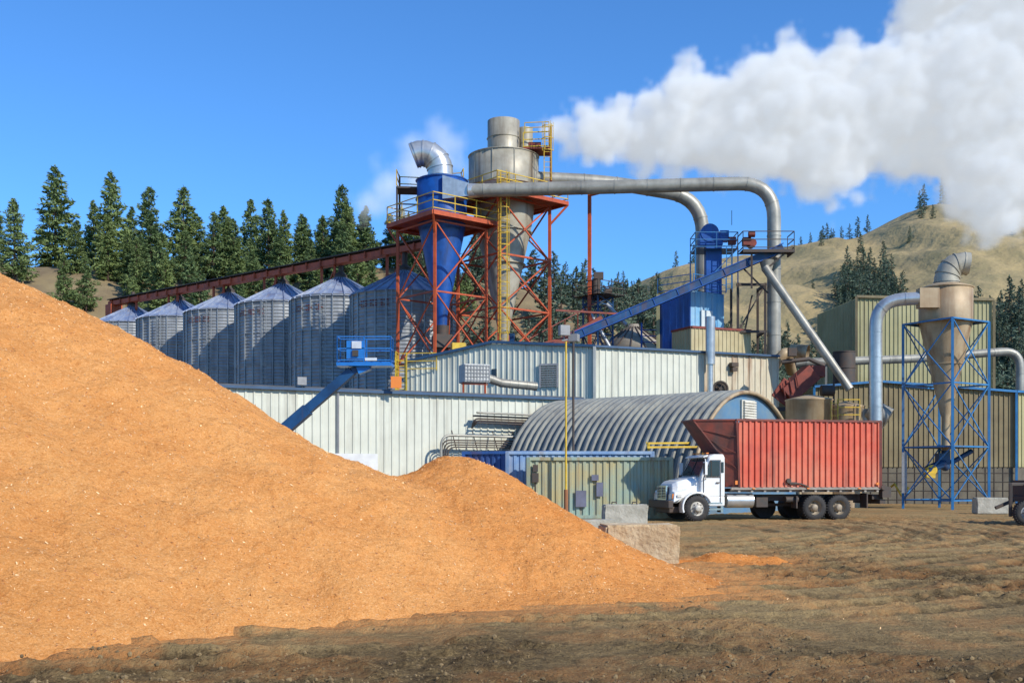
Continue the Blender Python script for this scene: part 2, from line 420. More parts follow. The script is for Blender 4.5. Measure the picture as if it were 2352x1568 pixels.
for x,y,h in zip(cx_,cy_,hh_):
    z=max(h,0.0)+.006
    l=.005+.017*R.rand()**4;w=l*R.uniform(.3,.7)
    nrm=Vector((.45,-.5,.75)) if h>.1 else Vector((0,0,1))
    nrm=(nrm+Vector(R.uniform(-.7,.7,3))).normalized()
    u=nrm.cross(Vector(R.uniform(-1,1,3))).normalized();v=nrm.cross(u);c=Vector((x,y,z));o=len(mb_v)
    mb_v+= [c-u*l-v*w,c+u*l-v*w*.6,c+u*l*.8+v*w,c-u*l*.9+v*w*.7];mb_f.append((o,o+1,o+2,o+3))
me=bpy.data.meshes.new('wood_chips');me.from_pydata([tuple(v) for v in mb_v],[],mb_f)
me.materials.append(M('chip_pale',(.90,.60,.30),(.38,.14,.045),9,.8,lo=.40,hi=.56))
o=bpy.data.objects.new('wood_chips',me);COL.objects.link(o);o.parent=pile
# ------------------------------------------------------------------ concrete blocks
def cblock(name,c,d,rz,mat,seed):
    bm=bmesh.new();bmesh.ops.create_cube(bm,size=1)
    bmesh.ops.scale(bm,vec=d,verts=bm.verts)
    bmesh.ops.bevel(bm,geom=bm.edges[:],offset=.04,segments=2,affect='EDGES')
    bmesh.ops.subdivide_edges(bm,edges=bm.edges[:],cuts=5,use_grid_fill=True)
    for v in bm.verts:
        n=float(fbm(v.co.x*3+seed,v.co.y*3+v.co.z*4+seed,3))-.5
        v.co*=1+n*.10
    bmesh.ops.rotate(bm,cent=(0,0,0),matrix=Matrix.Rotation(rz,3,'Z'),verts=bm.verts)
    me=bpy.data.meshes.new(name);bm.to_mesh(me);bm.free();me.materials.append(mat)
    o=bpy.data.objects.new(name,me);o.location=c;COL.objects.link(o);return o
cblock('concrete_block',(2.55,22.0,.38),(1.5,.85,.82),.10,m_concO,1)
cb=cblock('concrete_block',(3.85,37.3,.42),(1.5,.8,.82),.05,m_conc,4)
cblock('concrete_block',(2.75,35.6,.12),(1.2,.8,.5),.1,m_conc,14)
cblock('concrete_block',(23.5,53.5,.38),(1.5,.8,.80),-.1,m_conc,9)
mb=MB()
for dx in(-.35,.35):
    mb.tube([(dx-.1,0,.34),(dx-.07,0,.48),(dx+.07,0,.48),(dx+.1,0,.34)],.025,6)
lo_=mb.obj('lifting_loops',m_dark);lo_.parent=cb
# ------------------------------------------------------------------ lower warehouse (A)
A0=Vector((-20.0,50.5));A1=Vector((4.1,62.3));zA=6.24
dA=(A1-A0).normalized();nA=Vector((-dA.y,dA.x))
wh=E('grey_warehouse',(-6,58,0))
mb=MB();mb.corr(A0,A1,0,zA,.42,.05,1);mb.obj('front_wall',m_white,wh)
mb=MB()
B0=A0+nA*16;B1=A1+nA*16
mb.hexa([(A0.x-.1,A0.y-.15,zA),(A1.x,A1.y-.15,zA),(B1.x,B1.y,zA+.1),(B0.x,B0.y,zA+.1),(A0.x-.1,A0.y-.15,zA+.12),(A1.x,A1.y-.15,zA+.12),(B1.x,B1.y,zA+.3),(B0.x,B0.y,zA+.3)])
mb.obj('roof',m_roof,wh)
mb=MB();mb.beam((A0.x,A0.y-.22,zA-.02),(A1.x,A1.y-.22,zA-.02),.12,.14)
mb.obj('eave_trim',m_trim,wh)
mb=MB()
q=A0+(A1-A0)*.46;mb.beam((q.x,q.y-.14,0.2),(q.x,q.y-.14,zA-.1),.09)
mb.obj('downpipe',m_lamp,wh)
mb=MB();q=A0+(A1-A0)*.36
mb.box((q.x,q.y-.15,1.35),(3.0,.12,2.7),math.atan2(dA.y,dA.x));q2=A0+(A1-A0)*.49
mb.box((q2.x,q2.y-.15,1.5),(2.6,.15,3.0),math.atan2(dA.y,dA.x));mb.obj('doors',M('door_white',(.7,.7,.68),None,1,.5),wh)
mb=MB()
def onA(t,off,z):
    q=A0+(A1-A0)*t-nA*off;return (q.x,q.y,z)
for k in range(3):
    mb.tube(fillet([onA(.735,.25,4.45-.0*k),onA(.735,.6+.12*k,4.95-.12*k),onA(.99,.6+.12*k,4.85-.12*k)],.3),.045,8)
mb.beam(onA(.735,.5,5.1),onA(1.0,.5,5.0),.3,.08)
for k in range(4):
    mb.tube(fillet([onA(.66+.004*k,.9,1.0),onA(.66+.004*k,.9,3.75-.12*k),onA(.93,.9,3.75-.12*k)],.5),.04,8)
for k in range(6):
    mb.beam(onA(.69+.045*k,.3,4.3),onA(.69+.045*k,1.0,3.2),.04)
mb.obj('wall_pipes',m_dark,wh)
mb=MB();mb.tube(fillet([onA(.655,1.1,1.0),onA(.655,1.1,4.0),onA(.93,1.1,3.95)],.6),.07,10);mb.tube([onA(.735,.9,5.25),onA(.995,.9,5.15)],.06,8)
mb.obj('conduit',m_pipe,wh)
mb=MB();mb.box((-2.1,60.8,7.55),(1.5,1.2,1.0),.3)
mb.obj('roof_air_conditioner',M('ac_grey',(.5,.5,.47),(.35,.35,.33),3,.5),wh,.03)
mb=MB()
for i in range(9):
    a=-.7+i*.175
    mb.beam((-2.1+a*.955+.18,60.8+a*.295-.6,7.1),(-2.1+a*.955+.18,60.8+a*.295-.6,8.0),.03)
for i in range(5):
    mb.beam((-2.1-.7*.955+.18,60.8-.7*.295-.6,7.15+.2*i),(-2.1+.7*.955+.18,60.8+.7*.295-.6,7.15+.2*i),.03)
mb.obj('ac_grille',m_lamp,wh)
mb=MB()
for x in(-2.7,-1.5):
    for y in(60.4,61.2): mb.beam((x,y+ (x+2.1)*.3,6.3),(x,y+(x+2.1)*.3,7.05),.07)
mb.beam((-2.8,60.2,6.95),(-1.35,60.6,6.95),.07)
mb.obj('ac_stand',m_red,wh)
mb=MB();mb.tube([(-1.3,61.3,7.35),(-.6,61.4,7.1),(.8,61.8,7.0),(1.4,62.0,6.95)],.24,12,rings=.5);mb.obj('roof_duct',m_pipe,wh)
mb=MB();mb.box((-10.6,54.9,6.62),(.45,.3,.4),.3);mb.beam((-10.6,55,6.3),(-10.6,55,6.5),.06);mb.obj('floodlight',m_lamp,wh)
mb=MB();mb.box((-6.0,56.4,6.7),(.55,.04,.6),.1);mb.obj('warning_board',m_orange,wh)
# ------------------------------------------------------------------ upper mill building (B)
ub=E('mill_building',(5,70,0))
PL=(-6.75,70.);PP=(-1.25,68.1);PC=(5.,66.);PE=(17.5,71.4);RE=(11.25,73.5);BL=(5.75,75.4)
mb=MB()
def gz_top(t):
    return 9.2+(t/.468)*1.0 if t<.468 else 10.2-(t-.468)/.532*.5
mb.corr(PL,PC,5.,gz_top,.36,.05,1);mb.obj('gable_wall',m_white,ub)
mb=MB();mid=(12.2,66+7.2*.432)
mb.corr(PC,mid,0,9.7,.42,.05,1);mb.obj('side_wall',m_white,ub)
mb=MB();mb.corr(mid,PE,0,9.68,.42,.05,1);mb.add([(*PE,0),(*BL,0),(*BL,9.2),(*PE,9.7)],[(0,1,2,3)]);mb.obj('side_wall_stained',m_whiteR,ub)
mb=MB()
mb.add([(PC[0]+.02,PC[1]-.15,9.72),(PE[0],PE[1]-.15,9.72),(*RE,10.24),(*PP,10.24)],[(0,1,2,3)])
mb.add([(*PP,10.24),(*RE,10.24),(*BL,9.25),(*PL,9.25)],[(0,1,2,3)]);mb.obj('roof',M('mill_roof',(.2,.2,.2),(.12,.12,.12),1,.6),ub)
mb=MB()
mb.beam((PL[0]-.1,PL[1]-.15,9.22),(PP[0],PP[1]-.15,10.24),.14,.16);mb.beam((PP[0],PP[1]-.15,10.24),(PC[0],PC[1]-.17,9.74),.14,.16)
mb.beam((PC[0],PC[1]-.17,9.72),(PE[0],PE[1]-.17,9.72),.16,.13)
mb.obj('eave_trim',m_trim,ub)
mb=MB()
def onG(t,z,off=.12):
    q=Vector(PL).lerp(Vector(PC),t);q=q+Vector((-.32,-.95))*off;return (q.x,q.y,z)
for i in range(9):
    z=7.4+i*.14;mb.beam(onG(.73,z),onG(.81,z),.1,.05)
mb.beam(onG(.725,7.3),onG(.725,8.7),.1);mb.beam(onG(.815,7.3),onG(.815,8.7),.1);mb.beam(onG(.72,8.7),onG(.82,8.7),.12)
mb.obj('louvre_vent',m_lamp,ub)
mb=MB();mb.beam(onG(.47,8.1),onG(.495,8.1),.08,.9);mb.obj('small_window',m_glass,ub)
mb=MB();mb.beam((PC[0],PC[1]-.16,0),(PC[0],PC[1]-.16,9.7),.16);mb.obj('corner_trim',M('corner_grey',(.5,.5,.45),None,1,.5),ub)
mb=MB();mb.cyl((12.5,68.6,8.9),(12.5,68.6,11.9),.30,n=20);mb.cyl((12.5,68.6,6.4),(12.5,68.6,8.9),.19,n=16)
mb.obj('vent_stack',m_shiny,ub)
mb=MB();mb.tube([(13.2+.45*math.cos(t),68.9,7.4+.45*math.sin(t)) for t in [2*math.pi*i/20 for i in range(21)]],.07,8)
mb.cyl((13.2,68.85,7.4),(13.2,69.0,7.4),.12,n=10);mb.cyl((13.2,69.1,7.4),(13.2,69.3,7.4),.44,n=20)
for k in range(5):
    t=k*2*math.pi/5;mb.beam((13.2,68.95,7.4),(13.2+.4*math.cos(t),68.95,7.4+.4*math.sin(t)),.16,.03)
mb.obj('wall_fan',m_dark,ub)
mb=MB();mb.box((14.2,69.7,9.0),(.5,.35,.25),.4);mb.box((14.2,69.7,8.7),(.35,.3,.25),.4);mb.obj('wall_lamp',m_dark,ub)
mb=MB();d=Vector((12.5,5.4)).normalized();a=Vector((11.6,70.3));b=a+d*4.6;n=Vector((-d.y,d.x))
a2=a+n*2.4;b2=b+n*2.4
mb.corr(a,b,9.7,11.45,.3,.04,1);mb.corr(a2,a,9.7,11.45,.3,.04,1);mb.corr(b,b2,9.7,11.45,.3,.04,1)
mb.add([(*a,11.47),(*b,11.47),(*b2,11.47),(*a2,11.47)],[(0,1,2,3)]);mb.obj('penthouse',M('cream_cladding',(.46,.39,.22),(.38,.31,.16),.8,.6,streak=RUST,samt=.6),ub)
mb=MB()
for p,q in((a,b),(b,b2),(a,a2)): mb.beam((*p,11.5),(*q,11.5),.16,.14)
mb.obj('penthouse_trim',m_redD,ub)
yl=E('yellow_access_ladder',(-6.3,66,6.3));mb=MB()
mb.ladder((-7.0,68.2),6.4,9.3,(.3,0),.06);mb.rail([(-7.3,68.4),(-7.3,69.6),(-4.8,69.2)],8.6,1.1,.05,False)
for x,y in((-7.3,68.4),(-6.6,68.1),(-7.3,69.6)): mb.beam((x,y,6.3),(x,y,9.6),.07)
mb.obj('frame',m_yel,yl)
# ------------------------------------------------------------------ silos
SILO=[(-8.27,84.,17.66),(-14.2,90.3,18.3),(-20.3,96.6,18.9),(-26.7,102.9,19.2),(-33.3,109.2,19.5),(-40.2,115.5,19.9)]
for x,y,za in SILO:
    s=E('grain_silo',(x,y,0));ze=za-2.05;r=4.1
    prof=[];z=0
    while z<ze:
        prof+= [(r,z),(r+.05,z+.14)];z+=.28
    prof.append((r,ze))
    mb=MB();mb.lathe(prof,(x,y,0),n=56,smooth=False);mb.obj('corrugated_shell',m_galv,s)
    mb=MB()
    for k in range(28):
        t=2*math.pi*k/28;mb.beam((x+(r+.08)*math.cos(t),y+(r+.08)*math.sin(t),0),(x+(r+.08)*math.cos(t),y+(r+.08)*math.sin(t),ze),.09)
    for z in(ze-.02,ze-2.7,ze-5.4,ze-8.1):
        mb.lathe([(r+.05,z-.05),(r+.11,z),(r+.05,z+.05)],(x,y,0),n=56)
    mb.obj('stiffeners',m_galv,s)
    mb=MB()
    n=28;vs=[];fs=[]
    for k in range(n):
        t=2*math.pi*k/n
        vs+=[(x+(r+.18)*math.cos(t),y+(r+.18)*math.sin(t),ze-.05),(x+.55*math.cos(t),y+.55*math.sin(t),za-.1)]
    for k in range(n): fs.append((2*k,2*((k+1)%n),2*((k+1)%n)+1,2*k+1))
    mb.add(vs,fs)
    for k in range(n):
        t=2*math.pi*k/n;mb.beam((x+(r+.2)*math.cos(t),y+(r+.2)*math.sin(t),ze),(x+.5*math.cos(t),y+.5*math.sin(t),za),.07,.1)
    mb.obj('cone_roof',m_galvR,s)
    mb=MB();mb.cyl((x,y,za-.2),(x,y,za+.25),.6,.5,n=20);mb.cyl((x,y,za+.25),(x,y,za+.55),.55,.2,n=16);mb.cyl((x,y,za+.5),(x,y,za+1.6),.2,n=12)
    mb.obj('fill_cap',m_dark,s)
    mb=MB()
    if (x>-30):
        for i in range(12):
            t=math.radians(-138+i*3.2);rr=r+.12
            if i in(4,8): continue
            for zz in(ze-.75,ze-.95,ze-1.12):
                if (i*7+int(zz*10))%4==0: continue
                t2=t+math.radians(2.1);mb.beam((x+rr*math.cos(t),y+rr*math.sin(t),zz),(x+rr*math.cos(t2),y+rr*math.sin(t2),zz),.02,.09)
        mb.obj('red_marking',m_redD,s)
    mb=MB();t=math.radians(-100);mb.ladder((x+(r+.3)*math.cos(t),y+(r+.3)*math.sin(t)),0,ze,(.22,0),.05);mb.obj('ladder',m_galv,s)
cv=E('silo_conveyor',(-25,100,19))
c0=Vector((-43.6,118.5,20.7));c1=Vector((-6.4,82.2,19.3))
mb=MB();mb.beam(c0,c1,.8,.45);mb.obj('trough',m_red,cv)
mb=MB();mb.beam(c0+Vector((0,0,.42)),c1+Vector((0,0,.42)),1.1,.08);mb.obj('walkway',m_dark,cv)
mb=MB()
for i in range(26):
    q=c0.lerp(c1,(i+.5)/26);mb.beam(q+Vector((-.33,-.36,-.27)),q+Vector((-.33,-.36,.27)),.1)
for i in range(6):
    for dt in(.0,.035):
        q=c0.lerp(c1,(i+.45)/6.+dt);mb.beam(q,q-Vector((0,0,4.5)),.18)
    q=c0.lerp(c1,(i+.45)/6.);q2=c0.lerp(c1,(i+.45)/6.+.035);mb.beam(q-Vector((0,0,3)),q2-Vector((0,0,.5)),.1)
for dx in(0,.9):
    mb.beam(c0+Vector((dx*.7,-dx*.7,.5)),c0+Vector((dx*.7,-dx*.7,-20)),.3)
mb.box(c0+Vector((.4,-.4,-.9)),(1.3,1.3,1.5),.8)
mb.obj('supports',m_red,cv)
# ------------------------------------------------------------------ towers
def corners(cx,cy,hd,off=0):
    return [(cx+hd*math.cos(math.radians(a+off)),cy+hd*math.sin(math.radians(a+off))) for a in(-95,-5,85,175)]
def tower(name,cx,cy,hd,z0,levels,w,mat,par,off=0,xb=.1,hz=True):
    mb=MB();c=corners(cx,cy,hd,off);top=levels[-1]
    for p in c: mb.beam((*p,z0),(*p,top),w)
    for L0 in levels:
        for i in range(4): mb.beam((*c[i],L0),(*c[(i+1)%4],L0),w*.6)
    for a,b in zip(levels,levels[1:]):
        for i in range(4):
            p,q=c[i],c[(i+1)%4];mb.beam((*p,a),(*q,b),xb);mb.beam((*q,a),(*p,b),xb)
    mb.obj(name,mat,par);return c
t1=E('blue_cyclone_tower',(-4.86,75.5,0));cx,cy=-4.86,75.5
tower('steel_frame',cx,cy,3.1,0,[9.6,14.2,18.9],.18,m_red,t1,0,.08)
pc=corners(cx,cy,3.85)
mb=MB();mb.add([(*p,19.3) for p in pc]+[(*p,19.42) for p in pc],[(0,3,2,1),(4,5,6,7)])
for i in range(4): mb.beam((*pc[i],19.28),(*pc[(i+1)%4],19.28),.16,.3)
ppc=corners(cx,cy,3.1)
for i in range(4): mb.beam((*ppc[i],18.0),(*pc[i],19.2),.12)
mb.obj('platform',m_red,t1)
mb=MB();mb.rail(pc,19.45,1.15,.055);
mb.rail([(-8.0,75.4),(-8.0,77.2),(-5.6,77.6)],22.0,1.1,.055,False);mb.rail([(-4.4,77.5),(-3.6,77.3),(-3.4,76.2)],22.4,1.0,.055,False)
mb.obj('handrail',m_yel,t1)
mb=MB();mb.box((-7.0,76.6,21.95),(2.2,1.8,.12),.1)
for p in((-8.0,75.7),(-8.0,77.4),(-6.2,77.4)): mb.beam((*p,19.4),(*p,22),.10)
mb.beam((-8,75.7,20.8),(-6.4,75.9,20.8),.08);mb.ladder((-7.9,76.6),19.4,23,(.0,.25))
mb.obj('upper_platform',m_dark,t1)
mb=MB();mb.lathe([(.35,12.2),(.38,13.0),(1.72,19.5),(1.74,22.3),(1.2,22.5),(.95,22.5)],(cx,cy,0),n=40)
for z in(19.4,21.0,22.3): mb.lathe([(1.74,z-.06),(1.84,z),(1.74,z+.06)],(cx,cy,0),n=40)
mb.obj('cyclone_body',m_blue,t1)
mb=MB();mb.cyl((cx,cy,10.3),(cx,cy,12.3),.38,.5,n=16);mb.box((cx,cy,11.2),(1.2,1.2,.9),.3);mb.obj('airlock',m_dark,t1)
mb=MB()
pts=[(cx-.1,cy,22.4)]+[(cx-.1-1.25+1.25*math.cos(t)*1.0,cy,23.0+1.25*math.sin(t)) for t in [math.pi*.5*i/6*1.35 for i in range(7)]]
mb.tube(pts,.88,24,cap=False,rings=.55);mb.tube(pts,.83,24,cap=False);mb.obj('outlet_elbow',m_shiny,t1)
mb=MB();mb.hexa([(-4.7,73.5,20.6),(-2.9,73.3,20.75),(-2.9,74.0,20.75),(-4.0,75.2,20.6),(-4.7,73.5,22.2),(-2.9,73.3,21.6),(-2.9,74.0,21.6),(-4.0,75.2,22.2)])
mb.obj('inlet_transition',m_shiny,t1)
t2=E('grey_cyclone_tower',(-.6,78,0));cx2,cy2=-.6,78.
tower('steel_frame',cx2,cy2,3.3,0,[9.8,13.5,17.2,21.1],.2,m_red,t2,0,.09)
pc=corners(cx2,cy2,4.6)
mb=MB();mb.add([(*p,21.35) for p in pc]+[(*p,21.45) for p in pc],[(0,3,2,1),(4,5,6,7)])
for i in range(4): mb.beam((*pc[i],21.3),(*pc[(i+1)%4],21.3),.18,.26)
ppc=corners(cx2,cy2,3.3)
for i in range(4): mb.beam((*ppc[i],19.8),(*pc[i],21.2),.14)
mb.obj('platform',m_red,t2)
mb=MB();mb.rail(pc,21.5,1.0,.055);mb.obj('handrail',m_yel,t2)
mb=MB();mb.lathe([(.35,11.4),(.38,12.2),(2.12,20.3),(2.2,21.3),(2.3,22.2),(2.46,22.5),(2.46,24.75),(1.2,24.95)],(cx2,cy2,0),n=48)
for z in(17,19.3,22.5,24.7): 
    rr={17:1.5,19.3:1.95,22.5:2.46,24.7:2.46}[z];mb.lathe([(rr-.03,z-.06),(rr+.1,z),(rr-.03,z+.06)],(cx2,cy2,0),n=48)
for k in range(10):
    t=2*math.pi*k/10;mb.beam((cx2+2.47*math.cos(t),cy2+2.47*math.sin(t),22.5),(cx2+2.47*math.cos(t),cy2+2.47*math.sin(t),24.7),.06)
mb.obj('cyclone_body',m_stain,t2)
mb=MB();mb.lathe([(1.15,24.8),(1.15,27.2),(1.05,27.2),(1.05,25)],(cx2,cy2-.2,0),n=36);mb.lathe([(1.16,25.9),(1.22,25.95),(1.16,26)],(cx2,cy2-.2,0),n=36)
mb.cyl((cx2+.9,cy2+.6,24.9),(cx2+2.0,cy2+.4,24.9),.2,n=12)
mb.cyl((cx2+1.55,cy2+.3,24.8),(cx2+1.55,cy2+.3,26.85),.55,n=22);mb.obj('exhaust_stack',m_stain,t2)
mb=MB();mb.rail([(.8,76.8),(2.6,76.6),(2.7,78.5)],25.0,1.1,.055,False);mb.rail([(.9,76.8),(2.6,76.6)],26.0,.8,.05,False)
mb.ladder((2.5,76.3),22.6,26.6,(.25,0),.05,cage=True);mb.ladder((-.55,74.2),9.6,22.6,(.26,0),.055,cage=True)
mb.obj('ladders_and_rails',m_yel,t2)
mb=MB();mb.box((1.8,77.6,25.0),(2.0,1.8,.12));mb.beam((2.75,77,22),(2.75,77,26.6),.14);mb.box((1.6,77.1,25.3),(.9,.5,.3))
mb.obj('top_platform',m_redD,t2)
mb=MB();mb.cyl((cx2,cy2,9.6),(cx2,cy2,11.6),.35,n=14);mb.box((cx2,cy2,10.4),(.9,.9,.7),.3);mb.beam((cx2+.6,76.5,9.6),(cx2+.6,76.5,11.9),.3);mb.obj('airlock',m_blueD,t2)
mb=MB();mb.box((-3.6,72.8,10.3),(.9,.8,.9),.2);mb.obj('yellow_motor',m_yel,t1)
dk=E('overhead_duct',(5,73,21))
path=fillet([(-3.0,73.6,21.15),(17.45,72.5,21.4),(17.45,72.5,9.2)],2.4,9)
mb=MB();mb.tube(path,.45,22,rings=2.2);mb.obj('duct_run',m_pipe,dk)
mb=MB();mb.cyl((-2.95,73.65,21.15),(-2.2,73.6,21.16),.52,.46,n=22);mb.obj('duct_collar',m_shiny,dk)
dk2=E('exhaust_duct',(8,79,20))
path=fillet([(1.6,78.0,23.2),(7.0,78.6,23.1),(14.0,80,22.3),(14.0,80,14.0)],2.6,8)
mb=MB();mb.tube(path,.50,22,rings=2.4);mb.obj('duct_run',m_pipe,dk2)
mb=MB();mb.beam((5.7,80.,0),(5.7,80.,22.6),.24);mb.beam((5.7,80,22.5),(7.3,78.7,22.6),.15);mb.obj('support_mast',m_red,dk2)
sm=E('process_tower',(6.4,81,0));tower('frame',6.4,81.,1.1,0,[10,12.4,14.6,15.2],.12,m_blueD,sm,0,.06)
pc=corners(6.4,81,1.9);mb=MB();mb.add([(*p,15.2) for p in pc],[(0,1,2,3)]);mb.rail(pc,15.2,1.,.05)
mb.cyl((6.2,80.6,15.2),(6.2,80.6,16.4),.35,n=12);mb.box((6.4,80.6,16.7),(.7,.6,.5));mb.cyl((6.9,80.8,15.6),(7.4,80.8,15.6),.25,n=10);mb.obj('top_machinery',m_dark,sm)
mb=MB();mb.tube([(7.0,80.5,14.6),(8.4,80,13)],.15,8);mb.tube([(5.6,80.2,14.2),(7.6,79.6,10.5)],.15,8);mb.obj('chutes',m_galv,sm)
mb=MB()
for px_,h_ in((10.6,13.8),(9.4,13.0)): mb.rail([(px_,79),(px_+1.6,79),(px_+1.6,80)],h_-1.5,1,.06,False);mb.beam((px_,79,9),(px_,79,h_),.12);mb.beam((px_+1.6,79,9),(px_+1.6,79,h_),.12)
mb.obj('blue_gantry',m_blue,sm)
rc=E('red_conveyor',(4,77,11));mb=MB();mb.beam((.8,78,10.0),(6.5,80,13.4),.8,.5);mb.beam((-1.5,76,10.3),(6.6,78.4,12.5),.12);
for i in range(6): mb.beam((1+i*.95,78.1+i*.33,10.2+i*.56),(1+i*.95,78.1+i*.33,11.6+i*.56),.07)
mb.beam((1,78,11.6),(6.5,80,14.8),.07);mb.beam((3,75,13.3),(8.5,77,13.3),.12);mb.obj('truss',m_redD,rc)
s2=E('storage_bin',(9.6,86,0));mb=MB();mb.lathe([(3.6,0),(3.6,11.4),(3.7,11.4),(.5,13.6),(0.4,13.9),(.01,13.9)],(9.6,86,0),n=36);mb.obj('shell',M('bin_roof_tan',(.34,.30,.24),(.2,.17,.13),.8,.6,streak=RUST,samt=.4),s2)
mb=MB()
for j in range(18):
    t=2*math.pi*j/18;mb.beam((9.6+3.7*math.cos(t),86+3.7*math.sin(t),11.45),(9.6+.5*math.cos(t),86+.5*math.sin(t),13.65),.08)
mb.obj('roof_ribs',m_dark,s2)
bc=E('inclined_blue_conveyor',(10,71,13));a=Vector((3.9,71.0,10.9));b=Vector((17.6,71.0,16.7))
mb=MB();mb.beam(a,b,.8,.50);mb.obj('trough',m_blueD,bc)
mb=MB()
for i in range(9):
    q=a.lerp(b,(i+.5)/9);mb.beam(q+Vector((0.11,-.42,-.26)),q+Vector((-.11,-.42,.26)),.05)
mb.beam(a+Vector((0,-.43,.26)),b+Vector((0,-.43,.26)),.06)
mb.beam(a+Vector((0,-.43,-.26)),b+Vector((0,-.43,-.26)),.05)
mb.obj('flanges',m_blue,bc)
mb=MB();mb.add([(14.9,70.2,16.5),(18.2,70.2,16.5),(18.2,71.9,16.5),(14.9,71.9,16.5)],[(0,1,2,3)]);mb.beam((14.9,70.2,16.4),(18.2,70.2,16.4),.1,.2);mb.beam((18.2,70.2,16.4),(18.2,71.9,16.4),.1,.2)
mb.rail([(14.9,71.9),(14.9,70.2),(18.2,70.2),(18.2,71.9)],16.5,1.15,.05,False)
mb.beam((15.5,70.4,14),(15.5,70.4,16.4),.12);mb.beam((17.8,70.4,16.4),(16.4,70.6,15.2),.1);mb.beam((14.9,71,15.6),(16.7,71,13.8),.09)
mb.obj('head_platform',m_dark,bc)
mb=MB();mb.cyl((15.6,70.6,17.0),(15.6,71.2,17.0),.28,n=14);mb.box((15.25,70.8,17.1),(.5,.5,.5));mb.cyl((15.3,70.4,17.5),(15.7,70.4,17.5),.2,n=12);mb.obj('drive_motor',m_redD,bc)
mb=MB();mb.cyl((16.6,70.9,15.2),(16.6,70.9,15.9),.3,.5,n=16);mb.tube([(16.4,70.6,15.4),(21.2,68.3,7.3)],.27,16,rings=3);mb.obj('discharge_chute',m_pipe,bc)
be=E('bucket_elevator',(13.8,75.3,14));mb=MB();ey=75.3
mb.box((13.9,ey,14.3),(1.1,.8,8.0));mb.box((13.7,ey,18.2),(1.6,1.0,.9));mb.obj('leg',m_blue,be,.04)
mb=MB();mb.cyl((13.6,ey-.55,18.6),(13.6,ey+.5,18.6),.62,n=24);mb.box((14.6,ey-.2,18.4),(.6,.7,.7));mb.obj('head',m_blue,be)
mb=MB();pc=[(12.5,ey-1.1),(15.4,ey-1.1),(15.4,ey+1),(12.5,ey+1)];mb.add([(*p,17.4) for p in pc],[(0,1,2,3)]);mb.rail(pc,17.4,1.1,.05)
for p in pc: mb.beam((*p,14.3),(*p,17.4),.08)
mb.beam((12.5,ey-1.1,14.4),(15.4,ey-1.1,17.4),.06);mb.beam((15.0,ey-1,19),(15.0,ey-1,20),.04)
mb.ladder((14.8,ey-1.2),14.4,17.5,(.2,0));mb.obj('service_platform',m_blueL,be)
mb=MB();mb.box((15.1,ey-.6,18.0),(.5,.4,.5));mb.obj('motor',m_redD,be)
bh=E('blue_control_house',(11.9,74,9.7))
C=Vector((11.86,72.2));L_=Vector((9.9,74.0));R_=Vector((14.4,74.0));K=L_+R_-C
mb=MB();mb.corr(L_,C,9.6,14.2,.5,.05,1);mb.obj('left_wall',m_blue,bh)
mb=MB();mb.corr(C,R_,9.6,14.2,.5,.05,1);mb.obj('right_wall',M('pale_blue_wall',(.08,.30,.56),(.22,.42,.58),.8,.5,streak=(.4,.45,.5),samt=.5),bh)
mb=MB();mb.add([(*p,14.22) for p in(L_,C,R_,K)],[(0,1,2,3)]);mb.add([(*R_,9.6),(*K,9.6),(*K,14.2),(*R_,14.2)],[(0,1,2,3)]);mb.add([(*K,9.6),(*L_,9.6),(*L_,14.2),(*K,14.2)],[(0,1,2,3)]);mb.obj('roof',m_roof,bh)
mb=MB();q=C.lerp(R_,.28);q2=C.lerp(R_,.62)
mb.beam((q.x+.05,q.y-.12,12.2),(q2.x+.05,q2.y-.12,12.2),.06,1.5);mb.obj('pale_panel',M('panel_white',(.6,.66,.68),None,2,.5),bh)
mb=MB();q=L_.lerp(C,.05)
mb.beam((q.x-.08,q.y-.08,9.6),(q.x-.08,q.y-.08,14.2),.22);mb.obj('cream_post',m_beige,bh)
mb=MB();mb.rail([(12.0,72.0),(14.5,73.8)],14.25,1.0,.05,False);mb.rail([(9.9,73.9),(11.86,72.1)],14.25,1.0,.05,False);mb.obj('roof_rail',m_blueL,bh)
mb=MB()
for (x,y) in((14.9,71.8),(16.7,71.8),(14.9,74),(16.7,74)): mb.beam((x,y,9.7),(x,y,14.6),.16)
for z in(11.4,14.5): mb.beam((14.8,71.8,z),(16.8,71.8,z),.16);mb.beam((16.7,71.8,z),(16.7,74,z),.16)
mb.beam((14.9,71.8,11.4),(16.7,71.8,14.5),.09);mb.beam((15.2,72.5,10),(16.1,73,14),.08);mb.obj('steel_frame',m_dark,bh)
# ------------------------------------------------------------------ quonset hut
qh=E('arched_quonset_hut',(8,57,0))
F=Vector((11.86,54.5));G=Vector((3.08,62.0));ax=(G-F);LL=ax.length;ax/=LL;wd=Vector((.65,.76)).normalized();r=5.6;H=6.0
nr=26;seg=30;vs=[];fs=[];rows=[]
for i in range(nr):
    w=LL/nr;
    for t,o in((0,0),(.5,0),(.62,.17),(.85,.17)): rows.append(((i+t)*w,o))
rows.append((LL,0))
for t,o in rows:
    for k in range(seg+1):
        a=math.pi*k/seg;q=F+ax*t-wd*math.cos(a)*(r+o);vs.append((q.x,q.y,(H+o)*math.sin(a)**.93))
for i in range(len(rows)-1):
    for k in range(seg):
        fs.append((i*(seg+1)+k,i*(seg+1)+k+1,(i+1)*(seg+1)+k+1,(i+1)*(seg+1)+k))
mb=MB();mb.add(vs,fs);mb.obj('arch_roof',m_arch,qh)
mb=MB();vs=[]
for k in range(seg+1):
    a=math.pi*k/seg;q=F+ax*.12-wd*math.cos(a)*(r-.03);vs.append((q.x,q.y,(H-.03)*math.sin(a)**.93))
